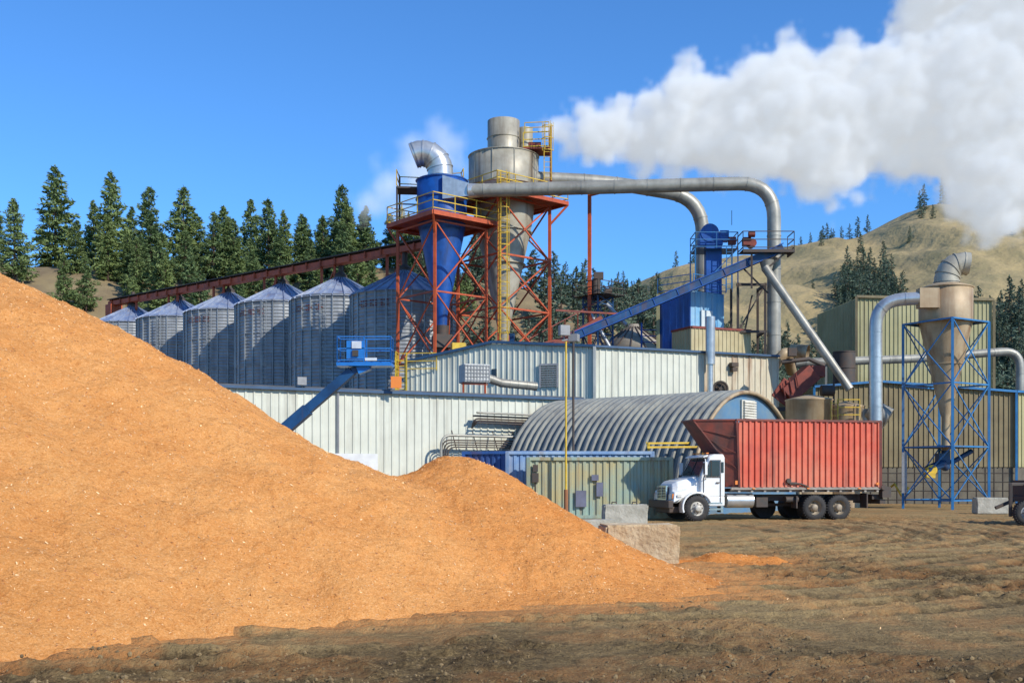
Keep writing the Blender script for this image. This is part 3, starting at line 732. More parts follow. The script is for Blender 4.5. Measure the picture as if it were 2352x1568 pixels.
mb.add(vs,[tuple(range(seg+1))]);mb.obj('end_wall',m_archend,qh)
mb=MB()
pa=[]
for k in range(seg+1):
    a=math.pi*k/seg;q=F-ax*.05-wd*math.cos(a)*(r+.02);pa.append((q.x,q.y,(H+.02)*math.sin(a)**.93))
mb.tube(pa,.10,8);mb.obj('arch_rim',m_beigeC,qh)
mb=MB();q=F-ax*.05
for i in range(7): mb.beam((q.x-wd.x*.6,q.y-wd.y*.6,4.75+i*.13),(q.x+wd.x*.6,q.y+wd.y*.6,4.75+i*.13),.12,.09)
mb.box((q.x+ax.x*.1,q.y+ax.y*.1,5.1),(1.35,.08,1.05),math.atan2(wd.y,wd.x));mb.obj('end_louvre',M('louvre_white',(.70,.66,.55),None,2,.6),qh)
# ------------------------------------------------------------------ containers
def container(name,p,L,W,Hh,rz,mat,door_mat=None):
    e=E(name,(p[0],p[1],0));cs,sn=math.cos(rz),math.sin(rz)
    def T(x,y): return (p[0]+x*cs-y*sn,p[1]+x*sn+y*cs)
    mb=MB();mb.corr(T(0,0),T(L,0),.15,Hh-.1,.28,.05,-1,duty=.5);mb.corr(T(0,W),T(0,0),.15,Hh-.1,.28,.05,-1,duty=.5);mb.corr(T(L,0),T(L,W),.15,Hh-.1,.28,.05,-1,duty=.5);mb.corr(T(L,W),T(0,W),.15,Hh-.1,.28,.05,-1)
    mb.add([(*T(0,0),Hh-.08),(*T(L,0),Hh-.08),(*T(L,W),Hh-.08),(*T(0,W),Hh-.08)],[(0,1,2,3)])
    mb.obj('corrugated_walls',mat,e)
    mb=MB()
    for a in((0,0),(L,0),(L,W),(0,W)):
        mb.beam((*T(*a),0),(*T(*a),Hh),.16)
    for a,b in(((0,0),(L,0)),((L,0),(L,W)),((L,W),(0,W)),((0,W),(0,0))):
        for z in(.08,Hh-.06): mb.beam((*T(*a),z),(*T(*b),z),.14)
    mb.obj('frame',mat,e)
    mb=MB()
    for k in(.35,.9,1.5,2.05):
        mb.beam((*T(-.07,k),.2),(*T(-.07,k),Hh-.2),.045)
    mb.obj('door_bars',m_galv,e)
    return e,T
c1e,T=container('weathered_shipping_container',(.72,46.6),6.1,2.4,2.62,0,m_contT)
mb=MB();mb.box((2.95,46.52,.85),(.45,.05,.7));mb.box((3.75,46.52,1.25),(.28,.05,.6));mb.box((3.55,46.52,1.75),(.3,.05,.25));mb.obj('patched_panels',M('patch_grey',(.16,.17,.24),(.12,.12,.16),2,.6),c1e)
mb=MB();mb.box((1.0,46.5,2.15),(.22,.12,.3));mb.box((1.0,46.5,1.75),(.28,.12,.4));mb.beam((1.0,46.52,.6),(1.0,46.52,1.6),.04);mb.obj('meter_boxes',m_dark,c1e)
container('blue_shipping_container',(-.2,49.6),6.6,2.4,2.95,0,m_contL)
container('blue_shipping_container',(-2.3,52.0),4.6,2.2,3.0,-.35,m_contB)
yr=E('yellow_pipe_rack',(7,50,3));mb=MB();mb.beam((6.2,50.,3.15),(9.2,51,3.2),.09);mb.beam((6.3,50.5,3.35),(9.1,51.5,3.4),.09);mb.beam((6.3,50,3.1),(6.3,51,3.4),.06);mb.beam((9,51,3.1),(9,52,3.4),.06);mb.beam((6.3,50.2,0),(6.3,50.2,3.3),.1);mb.beam((9,51.2,0),(9,51.2,3.3),.1);mb.obj('rails',m_yel,yr)
lp=E('yard_light_pole',(2.28,46,0));mb=MB();mb.cyl((2.28,46,1.2),(2.28,46,7.5),.045,n=10);mb.obj('pole',m_yel,lp)
mb=MB();mb.cyl((2.28,46,0),(2.28,46,1.25),.09,n=10);mb.obj('base_post',M('rusty_post',(.30,.12,.05),None,3,.8),lp)
mb=MB();mb.beam((2.1,46,7.55),(2.6,46,7.6),.07);mb.box((2.2,45.9,7.95),(.42,.3,.42),.3);mb.box((2.62,46,7.65),(.4,.3,.3),-.4);mb.beam((2.2,46,7.5),(2.2,46,7.9),.05);mb.obj('floodlight_heads',m_lamp,lp)
lp=E('dark_utility_pole',(2.9,50,0));mb=MB();mb.cyl((2.85,50.6,2.4),(2.85,50.6,8.6),.055,n=8);mb.cyl((2.85,50.6,0),(2.85,50.6,2.4),.07,n=8);mb.obj('pole',m_dark,lp)
# ------------------------------------------------------------------ boom lift
bl=E('boom_lift',(-13,47,0))
mb=MB();bx,by=-6.2,46.0
mb.box((bx,by,6.5),(2.3,.9,.14));mb.beam((bx-.3,by,6.25),(bx+.2,by,6.45),.5,.3)
cs4=[(bx-1.12,by-.43),(bx+1.12,by-.43),(bx+1.12,by+.43),(bx-1.12,by+.43)];mb.rail(cs4,6.55,1.1,.04,step=.75)
mb.box((bx-.35,by-.3,7.1),(.75,.3,.75));mb.obj('work_basket',M('lift_blue',(.015,.18,.55),(.012,.13,.42),2,.4),bl)
mb=MB();mb.box((bx-.3,by-.47,7.3),(.4,.04,.3));mb.box((bx+.3,by-.47,6.7),(.5,.03,.12));mb.obj('control_panel',M('panel_pale',(.6,.65,.7),None,2,.5),bl)
mb=MB();mb.box((bx-.35,by-.5,6.95),(.25,.06,.25));mb.obj('control_box',m_dark,bl)
mb=MB();e0=Vector((-6.75,46,6.25));e1=Vector((-13.2,47,.9));mid_=e0.lerp(e1,.38)
mb.beam(e0,mid_,.32,.38);mb.beam(e0.lerp(e1,.3),e1,.40,.48);mb.beam(e0,Vector((bx-.2,by,6.35)),.25,.3)
mb.obj('telescopic_boom',m_blueD,bl)
mb=MB();mb.box((-13.4,47.1,.95),(3.6,2.0,.9));mb.box((-13.2,47.1,1.6),(2.2,1.4,.6))
mb.obj('turntable_chassis',m_blue,bl,.06)
mb=MB()
for x in(-14.6,-12.2):
    for y in(46.0,48.2): mb.cyl((x,y-.18,.48),(x,y+.18,.48),.48,n=24)
mb.obj('tyres',m_black,bl)
# ------------------------------------------------------------------ right side: buildings
rb=E('beige_tall_building',(33,90,0))
mb=MB();mb.corr((27.9,88),(38.8,88),0,lambda t:16.35-.25*t,.34,.06,1);mb.corr((27.2,97),(27.9,88),0,16.3,.34,.06,1)
mb.corr((38.8,88),(40.8,97),0,16.1,.34,.06,1);mb.obj('cladding',m_beige,rb)
mb=MB();mb.add([(27.9,88,16.3),(38.8,88,16.05),(40.8,97,16.05),(27.2,97,16.3)],[(0,1,2,3)]);mb.beam((27.8,87.85,16.4),(38.9,87.85,16.15),.2,.2);mb.beam((27.8,87.85,0),(27.8,87.85,16.4),.2)
mb.beam((38.9,87.85,0),(38.9,87.85,16.1),.2);mb.obj('roof',m_beigeD,rb)
rl=E('beige_process_building',(30,75,0))
def rt(t):
    x=20.6+13.6*t
    return 7.9+(x-20.6)/4.4*.35 if x<25 else 8.25-(x-25)/9.2*.7
mb=MB();mb.corr((20.6,74),(34.2,74),2.5,rt,.34,.06,1);mb.obj('front_cladding',m_beigeD,rl)
mb=MB();mb.corr((34.2,74),(46,79.5),2.5,7.55,.34,.06,1);mb.corr((20.6,84),(20.6,74),0,7.9,.34,.06,1);mb.obj('side_cladding',m_beige,rl)
mb=MB();mb.box((27.4,74.25,1.25),(13.6,.4,2.5));mb.hexa([(34.2,74.05,0),(46,79.6,0),(46,80,0),(34.2,74.5,0),(34.2,74.05,2.5),(46,79.6,2.5),(46,80,2.5),(34.2,74.5,2.5)])
for i in range(4): mb.beam((20.6,74.03,.3+.6*i),(34.2,74.03,.3+.6*i),.04,.03,1)
for i in range(23): mb.beam((20.8+.6*i,74.03,0),(20.8+.6*i,74.03,2.5),.03,.04,1)
mb.obj('concrete_base',[m_cblock,m_dark],rl)
mb=MB();mb.add([(20.6,73.9,7.95),(25,73.9,8.3),(25,86,8.3),(20.6,86,7.95)],[(0,1,2,3)]);mb.add([(25,73.9,8.3),(34.2,73.9,7.6),(46,79.4,7.6),(46,92,7.6),(25,86,8.3)],[(0,1,2,3,4)]);mb.obj('roof',m_roof,rl)
mb=MB();mb.beam((20.5,73.8,7.95),(25,73.8,8.3),.2,.15);mb.beam((25,73.8,8.3),(34.2,73.8,7.62),.2,.15);mb.beam((34.2,73.8,7.62),(46,79.3,7.62),.2,.15);mb.beam((34.2,73.8,0),(34.2,73.8,7.6),.15);mb.beam((20.5,73.8,0),(20.5,73.8,7.9),.15)
mb.obj('blue_trim',m_blueL,rl)
rd=E('roof_duct_line',(30,80,9))
mb=MB();mb.tube(fillet([(20.3,78,10.0),(29,78,10.3),(36.4,78,10.9),(36.4,78,7.6)],1.3),.30,16,rings=1.5)
for x in(22.5,26.5,32): mb.beam((x,78,7.5),(x,78,10.2),.15)
mb.obj('duct_run',m_pipe,rd)
bs=E('black_exhaust_stack',(23.8,78,0));mb=MB();mb.cyl((23.8,78,0),(23.8,78,10.8),.78,n=26,cap=False);mb.cyl((23.8,78,0),(23.8,78,10.5),.74,n=26)
for z in(8.6,9.6,10.75): mb.lathe([(.78,z-.04),(.84,z),(.78,z+.04)],(23.8,78,0),n=26)
mb.obj('stack',m_dark,bs)
bt=E('brown_process_tank',(17.6,64,0));mb=MB();mb.lathe([(1.35,0),(1.35,6.3),(1.42,6.35),(1.35,6.4),(.3,6.65),(.01,6.65)],(17.6,64.5,0),n=32);mb.lathe([(1.05,0),(1.05,5.9),(1.1,6),(.01,6.3)],(19.8,64.5,0),n=28);mb.obj('tank_shell',m_beigeC,bt)
mb=MB();mb.cyl((21.0,64,5.8),(22.0,63.6,5.2),.65,n=22);mb.cyl((20.7,64.1,4.4),(20.7,64.1,5.8),.4,n=16);mb.obj('silver_duct_end',m_pipe,bt)
mb=MB();mb.rail([(18.9,63.2),(20.2,63.2)],5.3,1.0,.05,False);mb.ladder((18.7,63.1),3,6.2,(.2,.0));mb.obj('tank_ladder',m_yel,bt)
rm=E('red_hammer_mill',(17.6,68,7));mb=MB()
mb.beam((16.9,67.5,6.8),(18.6,67.7,8.3),1.3,1.1);mb.box((18.9,67.8,8.35),(.9,1,.7),.1);mb.beam((16.5,67.3,6.5),(17.3,67.4,7.6),.15,1.2)
for k in(-.4,0,.4): mb.beam((17.2+k,66.8,6.9+k*.8),(17.0+k,66.8,7.9+k*.8),.08)
mb.obj('housing',m_redD,rm,.03)
mb=MB();mb.beam((16.2,67.4,6.0),(20.6,68.2,6.2),.25);mb.box((17.5,68,9.6),(.5,.4,.5));mb.tube([(16.9,68.2,9.0),(18.6,68.2,9.2),(19.6,68.4,8.8)],.14,8);mb.cyl((19.3,68,7.2),(20.1,68,7.2),.35,n=14)
mb.beam((20.1,68,6.0),(20.1,68,7.9),.12);mb.beam((16.2,67.4,0),(16.2,67.4,6),.15);mb.beam((20.6,68.2,0),(20.6,68.2,6.1),.15);mb.obj('drive_and_frame',m_dark,rm)
mb=MB();mb.cyl((18.0,70.4,10.0),(19.0,69.9,9.8),.4,.5,n=20,cap=False);mb.tube(fillet([(19.0,74,9),(18,71.5,10.1),(17.2,71.8,9)],.5),.35,14);mb.obj('duct_mouth',m_beigeC,rm)
bt=E('beige_cyclone_on_blue_stand',(24.7,62,0));cx,cy=24.7,62.
cc=tower('blue_frame',cx,cy,2.3,0,[.5,3.5,7.0,10.55],.14,m_blueL,bt,-8,.055)
mb=MB();mb.lathe([(.22,3.2),(.22,5.2),(.3,5.4),(1.40,10.4),(1.46,10.7),(1.46,12.55),(.9,12.75),(.8,12.75)],(cx,cy,0),n=40)
for z in(10.6,12.5): mb.lathe([(1.46,z-.05),(1.55,z),(1.46,z+.05)],(cx,cy,0),n=40)
mb.lathe([(.9,8.15),(.99,8.2),(.9,8.25)],(cx,cy,0),n=30)
mb.obj('cyclone_body',m_beigeC,bt)
mb=MB();mb.tube([(cx+.05,cy,12.7),(cx+.05,cy,13.1),(cx+.2,cy,13.55),(cx+.5,cy,13.85),(cx+.9,cy-.05,13.95),(cx+1.25,cy-.1,13.9)],[.68,.68,.66,.64,.62,.66],22,cap=False,rings=.4);mb.tube([(cx+.05,cy,12.7),(cx+.5,cy,13.85),(cx+1.2,cy-.1,13.9)],.58,18,cap=False);mb.obj('outlet_elbow',m_stain,bt)
mb=MB();mb.box((cx-1.4,cy-1.0,11.8),(1.1,.6,1.1));mb.obj('inlet_box',m_beigeC,bt)
mb=MB();mb.tube(fillet([(cx-1.9,cy-1.0,11.8),(20.55,61.5,11.75),(20.55,61.5,4.5)],1.5),.36,18,rings=1.4);mb.obj('inlet_duct',m_shiny,bt)
mb=MB();pc=corners(cx,cy,2.3,-8);mb.add([(*p,10.6) for p in pc],[(0,1,2,3)]);mb.add([(*p,3.5) for p in pc],[(0,1,2,3)]);mb.obj('deck',m_blueD,bt)
mb=MB();mb.tube(fillet([(cx,cy,3.3),(cx,cy,2.3),(cx-.2,cy-.2,2.6),(cx-1.2,cy-.4,2.2)],.3),.25,12);mb.tube([(cx+.3,cy,2.6),(cx+1.5,cy,3.3)],.14,10);mb.box((cx-.2,cy,2.8),(.6,.6,.7));mb.obj('blower',m_blueD,bt)
mb=MB();mb.cyl((cx-1.0,cy-.6,2.2),(cx-1.0,cy-.3,2.2),.3,n=14);mb.box((cx-1.1,cy-.5,1.9),(.5,.4,.3));mb.tube([(cx-2.5,cy+3,.9),(cx-2.2,cy+2,1.4),(cx-1.8,cy+2,.7),(cx-1.4,cy+2,1.2)],.08,8);mb.obj('yellow_valve',m_yel,bt)
mb=MB();mb.beam((22.2,61.6,.9),(22.2,61.6,3.2),.28,.2);mb.obj('switch_box',m_lamp,bt)
eq=E('blue_pallet_racks',(20,66,0));mb=MB()
for i in range(4):
    mb.beam((17.5+i*1.1,66,.2),(18.1+i*1.1,66,1.1),.1);mb.beam((17.5+i*1.1,66,0),(17.5+i*1.1,66,.9),.1)
mb.beam((17.2,66,.7),(21.5,66,.7),.1);mb.beam((17.2,66,.15),(21.5,66,.15),.1);mb.obj('frame',m_blueL,eq)
uc=E('wheeled_trailer',(19,40,0));mb=MB()
mb.box((20.4,41,.95),(2.7,1.6,.2));mb.box((20.4,41,1.35),(2.4,1.5,.6));mb.beam((18.5,40.4,.3),(18.5,40.4,1.55),.12);mb.beam((18.5,40.4,1.5),(19.2,40.6,1.5),.12);mb.beam((18.9,41,.9),(18.2,41,.6),.12);mb.obj('frame',m_dark,uc,.02)
def wheel(mb_t,mb_r,x,y,z,rad,wid,dual=False,n=30):
    mb_t.lathe([(rad*.56,0),(rad*.72,-.02),(rad*.93,0.0),(rad,.05),(rad,wid-.05),(rad*.93,wid),(rad*.6,wid)],(x,y,z),'y',n)
    for k in range(n):
        t=2*math.pi*k/n;mb_t.box((x+rad*math.cos(t),y+wid/2,z+rad*math.sin(t)),(.04,wid*.9,.04))
    if dual: mb_r.lathe([(rad*.60,-.01),(rad*.56,.03),(rad*.50,.14),(rad*.30,.16),(rad*.28,.02),(rad*.2,-.02),(.001,-.02)],(x,y,z),'y',n)
    else: mb_r.lathe([(rad*.60,-.01),(rad*.54,0.05),(rad*.42,.0),(rad*.26,-.03),(rad*.25,-.1),(rad*.2,-.12),(.001,-.12)],(x,y,z),'y',n)
    for k in range(8):
        t=2*math.pi*k/8;q=.38;yy=y-.03 if not dual else y+.12
        mb_r.cyl((x+rad*q*math.cos(t),yy,z+rad*q*math.sin(t)),(x+rad*q*math.cos(t),yy+.05,z+rad*q*math.sin(t)),rad*.05,n=6,mi=1)
mt=MB();mr_=MB();wheel(mt,mr_,18.95,40.0,.45,.45,.3);wheel(mt,mr_,20.1,40.0,.45,.45,.3);mt.obj('tyres',m_black,uc);mr_.obj('rims',[m_lamp,m_dark],uc)
# ------------------------------------------------------------------ truck (local: x back from nose, y away from viewer, z up)
tk=bpy.data.objects.new('chip_dump_truck',None);COL.objects.link(tk)
def TO(mb,name,mats,bevel=0):
    o=mb.obj(name,mats,None,bevel);o.parent=tk;return o
mt=MB();mr_=MB();mrb=MB()
wheel(mt,mr_,1.12,.02,.52,.52,.3)
for x in(6.23,7.32): wheel(mt,mrb,x,.0,.52,.52,.3,True);mt.cyl((x,.34,.52),(x,.64,.52),.52,n=28)
for x in(6.23,7.32):
    mt.cyl((x,1.8,.52),(x,2.4,.52),.52,n=28);mt.cyl((x,.6,.52),(x,1.9,.52),.12,n=10)
mt.cyl((1.12,2.1,.52),(1.12,2.4,.52),.52,n=28);mt.cyl((4.9,1.85,.5),(4.9,2.35,.5),.48,n=26)
TO(mt,'tyres',m_black);TO(mr_,'front_rim',[m_rim,m_dark]);TO(mrb,'rear_rims',[m_rimB,m_dark])
def loft(mb,sections,mi=0):
    n=len(sections[0]);vs=[p for s in sections for p in s]
    fs=[(i*n+k,i*n+(k+1)%n,(i+1)*n+(k+1)%n,(i+1)*n+k) for i in range(len(sections)-1) for k in range(n)]
    fs.append(tuple(range(n-1,-1,-1)));fs.append(tuple((len(sections)-1)*n+k for k in range(n)));mb.add(vs,fs,False,mi)
def sec(x,y0,y1,z0,z1,ch=.12,lean=0):
    return [(x,y0,z0),(x,y1,z0),(x+lean*.6,y1,z1-ch),(x+lean,y1-ch,z1),(x+lean,y0+ch,z1),(x+lean*.6,y0,z1-ch)]
mb=MB()
loft(mb,[sec(.12,.42,1.98,.72,1.48,.14,.1),sec(.35,.30,2.1,.72,1.60,.16,.05),sec(.9,.28,2.12,1.02,1.72,.18),sec(1.5,.25,2.15,1.02,1.86,.2)])
TO(mb,'hood',m_tw,.04)
mb=MB()
for y0,y1 in((0,.42),(1.98,2.4)):
    vs=[];na=12
    for i in range(na+1):
        a=math.radians(200-i*(200-18)/na);x=1.12+.66*math.cos(a);z=.56+.63*math.sin(a)
        x2=1.12+.58*math.cos(a);z2=.56+.55*math.sin(a)
        vs+=[(x,y0,z),(x,y1,z),(x2,y1,z2),(x2,y0,z2)]
    fs=[]
    for i in range(na):
        b=4*i
        for k in range(4): fs.append((b+k,b+(k+1)%4,b+4+(k+1)%4,b+4+k))
    mb.add(vs,fs)
    mb.hexa([(.1,y0+.03,.75),(.55,y0+.03,.95),(.55,y1,.95),(.1,y1,.75),(.16,y0+.08,1.15),(.75,y0+.06,1.28),(.75,y1,1.35),(.16,y1,1.22)])
TO(mb,'front_fenders',m_tw,.03)
mb=MB();mb.box((-.02,1.2,.68),(.22,2.4,.32));mb.box((.3,1.2,.45),(.5,1.6,.25));TO(mb,'front_bumper',m_dark,.04)
mb=MB();mb.box((.1,1.2,1.12),(.06,.98,.52));TO(mb,'grille_opening',m_dark)
mb=MB()
for i in range(8): mb.box((.055+.004*i,1.2,.9+i*.065),(.05,.98,.022))
for y in(.70,1.2,1.7): mb.box((.05,y,1.12),(.06,.03,.54))
mb.box((.06,1.2,1.4),(.07,1.06,.05));mb.box((.05,1.2,.86),(.07,1.06,.05))
TO(mb,'grille_bars',m_chrome)
mb=MB()
for y in(.34,2.06): mb.box((.12,y,.98),(.1,.34,.22));
mb.box((.35,.01,1.02),(.2,.03,.12));TO(mb,'headlights',M('headlight_lens',(.75,.72,.66),None,2,.12),.02)
mb=MB()
for y in(.15,2.25): mb.box((.14,y,1.0),(.1,.08,.2))
for y in(.5,.9,1.2,1.5,1.9): mb.box((1.72,y,2.74),(.1,.1,.05))
TO(mb,'marker_lamps',m_orange)
mb=MB()
loft(mb,[sec(1.28,.08,2.32,.98,1.82,.08,.02),sec(1.62,.08,2.32,.98,2.62,.14,.06),sec(1.9,.08,2.32,.98,2.70,.14),sec(2.32,.08,2.32,.98,2.70,.14)])
mb.hexa([(1.15,.08,.6),(2.32,.08,.6),(2.32,2.32,.6),(1.15,2.32,.6),(1.5,.08,1.0),(2.32,.08,1.0),(2.32,2.32,1.0),(1.5,2.32,1.0)])
TO(mb,'cab_shell',m_tw,.05)
mb=MB()
mb.add([(1.27,.25,1.84),(1.27,2.15,1.84),(1.60,2.05,2.52),(1.60,.35,2.52)],[(0,1,2,3)])
mb.add([(1.47,.055,1.80),(2.08,.055,1.80),(2.08,.055,2.42),(1.70,.055,2.42)],[(0,1,2,3)])
mb.add([(2.15,.06,1.95),(2.26,.06,1.95),(2.26,.06,2.38),(2.15,.06,2.38)],[(0,1,2,3)])
TO(mb,'windows',m_glass)
mb=MB()
for a,b in(((1.24,.2,1.8),(1.24,2.2,1.8)),((1.24,.2,1.8),(1.6,.3,2.56)),((1.25,1.2,1.82),(1.59,1.2,2.54)),((1.24,2.2,1.8),(1.6,2.1,2.56)),((1.58,.3,2.56),(1.58,2.1,2.56)),
            ((1.42,.045,1.78),(2.12,.045,1.78)),((2.12,.045,1.78),(2.12,.045,2.45)),((1.68,.045,2.45),(2.12,.045,2.45)),((1.42,.045,1.78),(1.68,.045,2.45)),
            ((1.40,.06,.75),(1.40,.06,1.75)),((2.12,.06,.75),(2.12,.06,1.78)),((1.72,.045,1.78),(1.72,.045,2.44))): mb.beam(a,b,.022)
mb.box((2.0,.04,1.55),(.14,.04,.04));TO(mb,'window_seals_and_door_gaps',m_dark)
mb=MB();mb.box((1.38,-.16,2.12),(.1,.2,.52));mb.tube([(1.45,.06,2.5),(1.4,-.12,2.45),(1.4,-.12,1.75),(1.5,.06,1.7)],.02,6);mb.box((1.38,2.56,2.12),(.1,.2,.52));TO(mb,'mirrors',m_tw)
mb=MB();mb.box((1.36,-.17,2.12),(.09,.15,.44));TO(mb,'mirror_backing',m_dark)
mb=MB();mb.hexa([(1.44,.2,2.56),(1.62,.2,2.60),(1.62,2.2,2.60),(1.44,2.2,2.56),(1.44,.2,2.6),(1.64,.2,2.68),(1.64,2.2,2.68),(1.44,2.2,2.6)]);TO(mb,'visor',m_tw)
mb=MB();mb.cyl((2.45,.38,.82),(3.6,.38,.82),.3,n=22);TO(mb,'fuel_tank',m_shiny)
mb=MB();mb.box((1.85,.25,.48),(.75,.35,.08));mb.box((1.85,.2,.72),(.7,.25,.06));mb.box((2.2,.3,.6),(.1,.4,.5));TO(mb,'cab_steps',m_chrome)
mb=MB();mb.box((5.0,.78,.92),(8.4,.1,.26));mb.box((5.0,1.62,.92),(8.4,.1,.26))
for x in(2.4,3.8,5.4,6.8,8.2,9.0): mb.box((x,1.2,.92),(.12,.8,.2))
mb.box((5.0,1.2,.62),(5.0,.12,.12));mb.box((4.0,.45,.75),(.5,.45,.4));mb.cyl((5.05,.3,.85),(5.6,.3,.85),.13,n=12);mb.box((8.6,.3,.8),(.05,.55,.6));mb.box((5.45,.3,.75),(.05,.5,.5))
mb.box((9.35,1.2,.75),(.25,2.2,.18));mb.box((9.2,1.2,.95),(.5,1.9,.2));TO(mb,'chassis_frame',m_dark)
mb=MB();mb.box((5.9,.2,1.23),(6.6,.1,.14));mb.box((5.9,2.2,1.23),(6.6,.1,.14));mb.box((5.9,-.01,1.31),(6.7,.06,.10))
for i in range(12): mb.box((2.9+i*.56,1.2,1.22),(.1,2.4,.12))
TO(mb,'body_subframe',M('subframe_grey',(.34,.30,.25),(.2,.17,.14),3,.7))
zb,zt=1.36,4.08
mb=MB()
def ribside(y,sgn):
    x0,x1=2.9,9.15;n=24
    for i in range(n):
        a=x0+(x1-x0)*i/n;w=(x1-x0)/n
        P=[(a,y,zb),(a+w*.52,y,zb),(a+w*.6,y+sgn*.06,zb),(a+w*.92,y+sgn*.06,zb),(a+w,y,zb)]
        for p,q in zip(P,P[1:]): mb.add([p,q,(q[0],q[1],zt),(p[0],p[1],zt)],[(0,1,2,3)])
ribside(0.0,-1);ribside(2.4,1)
mb.add([(9.15,0,zb),(9.15,2.4,zb),(9.15,2.4,zt),(9.15,0,zt)],[(0,1,2,3)])
mb.add([(2.2,.1,zb+.02),(9.15,.0,zb+.02),(9.15,2.4,zb+.02),(2.2,2.3,zb+.02)],[(0,1,2,3)])
TO(mb,'box_sides',m_tred)
mb=MB()
mb.beam((2.75,-.02,zt),(9.2,-.02,zt),.12,.08);mb.beam((2.75,2.42,zt),(9.2,2.42,zt),.12,.08)
mb.beam((9.17,-.02,zb-.05),(9.17,-.02,zt),.12);mb.beam((9.17,2.42,zb-.05),(9.17,2.42,zt),.12);mb.beam((9.17,0,zt),(9.17,2.4,zt),.1)
TO(mb,'box_top_rail',m_tredD)
mb=MB()
A=(2.9,0,zb);B=(2.75,0,zt);Cq=(1.15,.55,zt);D=(2.35,.35,2.55);Ee=(2.45,.3,zb)
A2=(2.9,2.4,zb);B2=(2.75,2.4,zt);C2=(1.15,1.85,zt);D2=(2.35,2.05,2.55);E2=(2.45,2.1,zb)
mb.add([A,B,Cq,D,Ee,A2,B2,C2,D2,E2],[(0,1,2,3),(0,3,4),(5,8,7,6),(5,9,8),(2,7,8,3),(3,8,9,4)])
TO(mb,'flared_front_wall',m_tredD)
mb=MB()
mb.beam(B,Cq,.07);mb.beam(Cq,C2,.07);mb.beam(C2,B2,.07);mb.beam(Cq,D,.05);mb.beam((2.9,-.02,zb),(2.8,-.02,zt),.08)
for k in(.25,.5,.75):
    p=Vector(A).lerp(Vector(B),k);q=Vector(D).lerp(Vector(Cq),k);mb.beam(p,q,.03)
TO(mb,'front_wall_frame',m_tredD)
mb=MB();mb.box((5.2,-.05,1.52),(.3,.14,.1),.0);mb.tube([(4.9,-.08,1.62),(5.1,-.1,1.52),(5.5,-.09,1.5),(5.9,-.08,1.38)],.035,8);mb.cyl((5.0,-.06,1.62),(5.0,-.16,1.62),.1,n=12);mb.cyl((9.3,-.1,1.35),(9.3,.2,1.35),.12,n=12);mb.box((9.45,.1,1.15),(.4,.3,.45));TO(mb,'tarp_gear',m_dark)
mb=MB();mb.box((9.0,-.1,1.5),(.12,.04,.1));mb.box((2.75,-.05,1.55),(.1,.04,.16));
for x in(3.5,5.9,8.2): mb.box((x,-.06,1.31),(.12,.03,.05))
TO(mb,'side_markers',m_orange)
tk.location=(6.35,43.4,.0);tk.rotation_euler=(0,0,math.radians(12))
# ------------------------------------------------------------------ pines
def pine_mesh(name,h,seed,mat,nb=130,slim=.2,clump=16,leaf=.2,bare=.12):
    rr=np.random.RandomState(seed);mb=MB()
    lean=rr.uniform(-.02,.02,2)*h
    mb.tube([(0,0,-.5),(lean[0]*.4,lean[1]*.4,h*.4),(lean[0],lean[1],h*.97)],[h*.018,h*.012,.02],6,mi=1)
    lob=rr.uniform(.7,1.2,9)
    for i in range(nb):
        f=(i+rr.rand())/nb;z=h*(bare+(1-bare)*f**.95)
        rel=(z/h-bare)/(1-bare)
        R_=slim*h*(1-rel)**.68*(.6+.4*min(1,rel*5))*rr.uniform(.45,1.18)*lob[int(min(z/h,.999)*9)]+.10
        a=rr.uniform(0,2*math.pi);up=.40*rel-.14+rr.uniform(-.1,.1)
        o=Vector((lean[0]*z/h,lean[1]*z/h,z));d=Vector((math.cos(a),math.sin(a),up))
        mb.tube([o,o+d*R_*.95],[.035*h/12,.01],3,cap=False,mi=1)
        n=max(5,int(clump*(R_/(slim*h)+.3)))
        side=Vector((-d.y,d.x,0))
        for k in range(n):
            t=.12+.88*math.sqrt(rr.rand())
            c=o+d*R_*t+side*rr.normal(0,1)*R_*.16+Vector((0,0,rr.normal(0,.14*h/14)))
            s=leaf*h/12*rr.uniform(.6,1.3)*(1-.4*rel)
            v=(side*rr.uniform(-1,1)+Vector((0,0,rr.uniform(-.6,.6)))+Vector(rr.normal(0,.4,3))).normalized()
            u=(d*1.0+Vector(rr.normal(0,.7,3))).normalized()
            mb.add([c-u*s*.9,c+v*s*.42-u*s*.1,c+u*s*1.4,c-v*s*.42+u*s*.2],[(0,1,2,3)],False,0)
    me=bpy.data.meshes.new(name);me.from_pydata([tuple(v) for v in mb.v],[],mb.f)
    me.materials.append(mat);me.materials.append(m_bark);me.polygons.foreach_set('material_index',mb.mi);me.update();return me
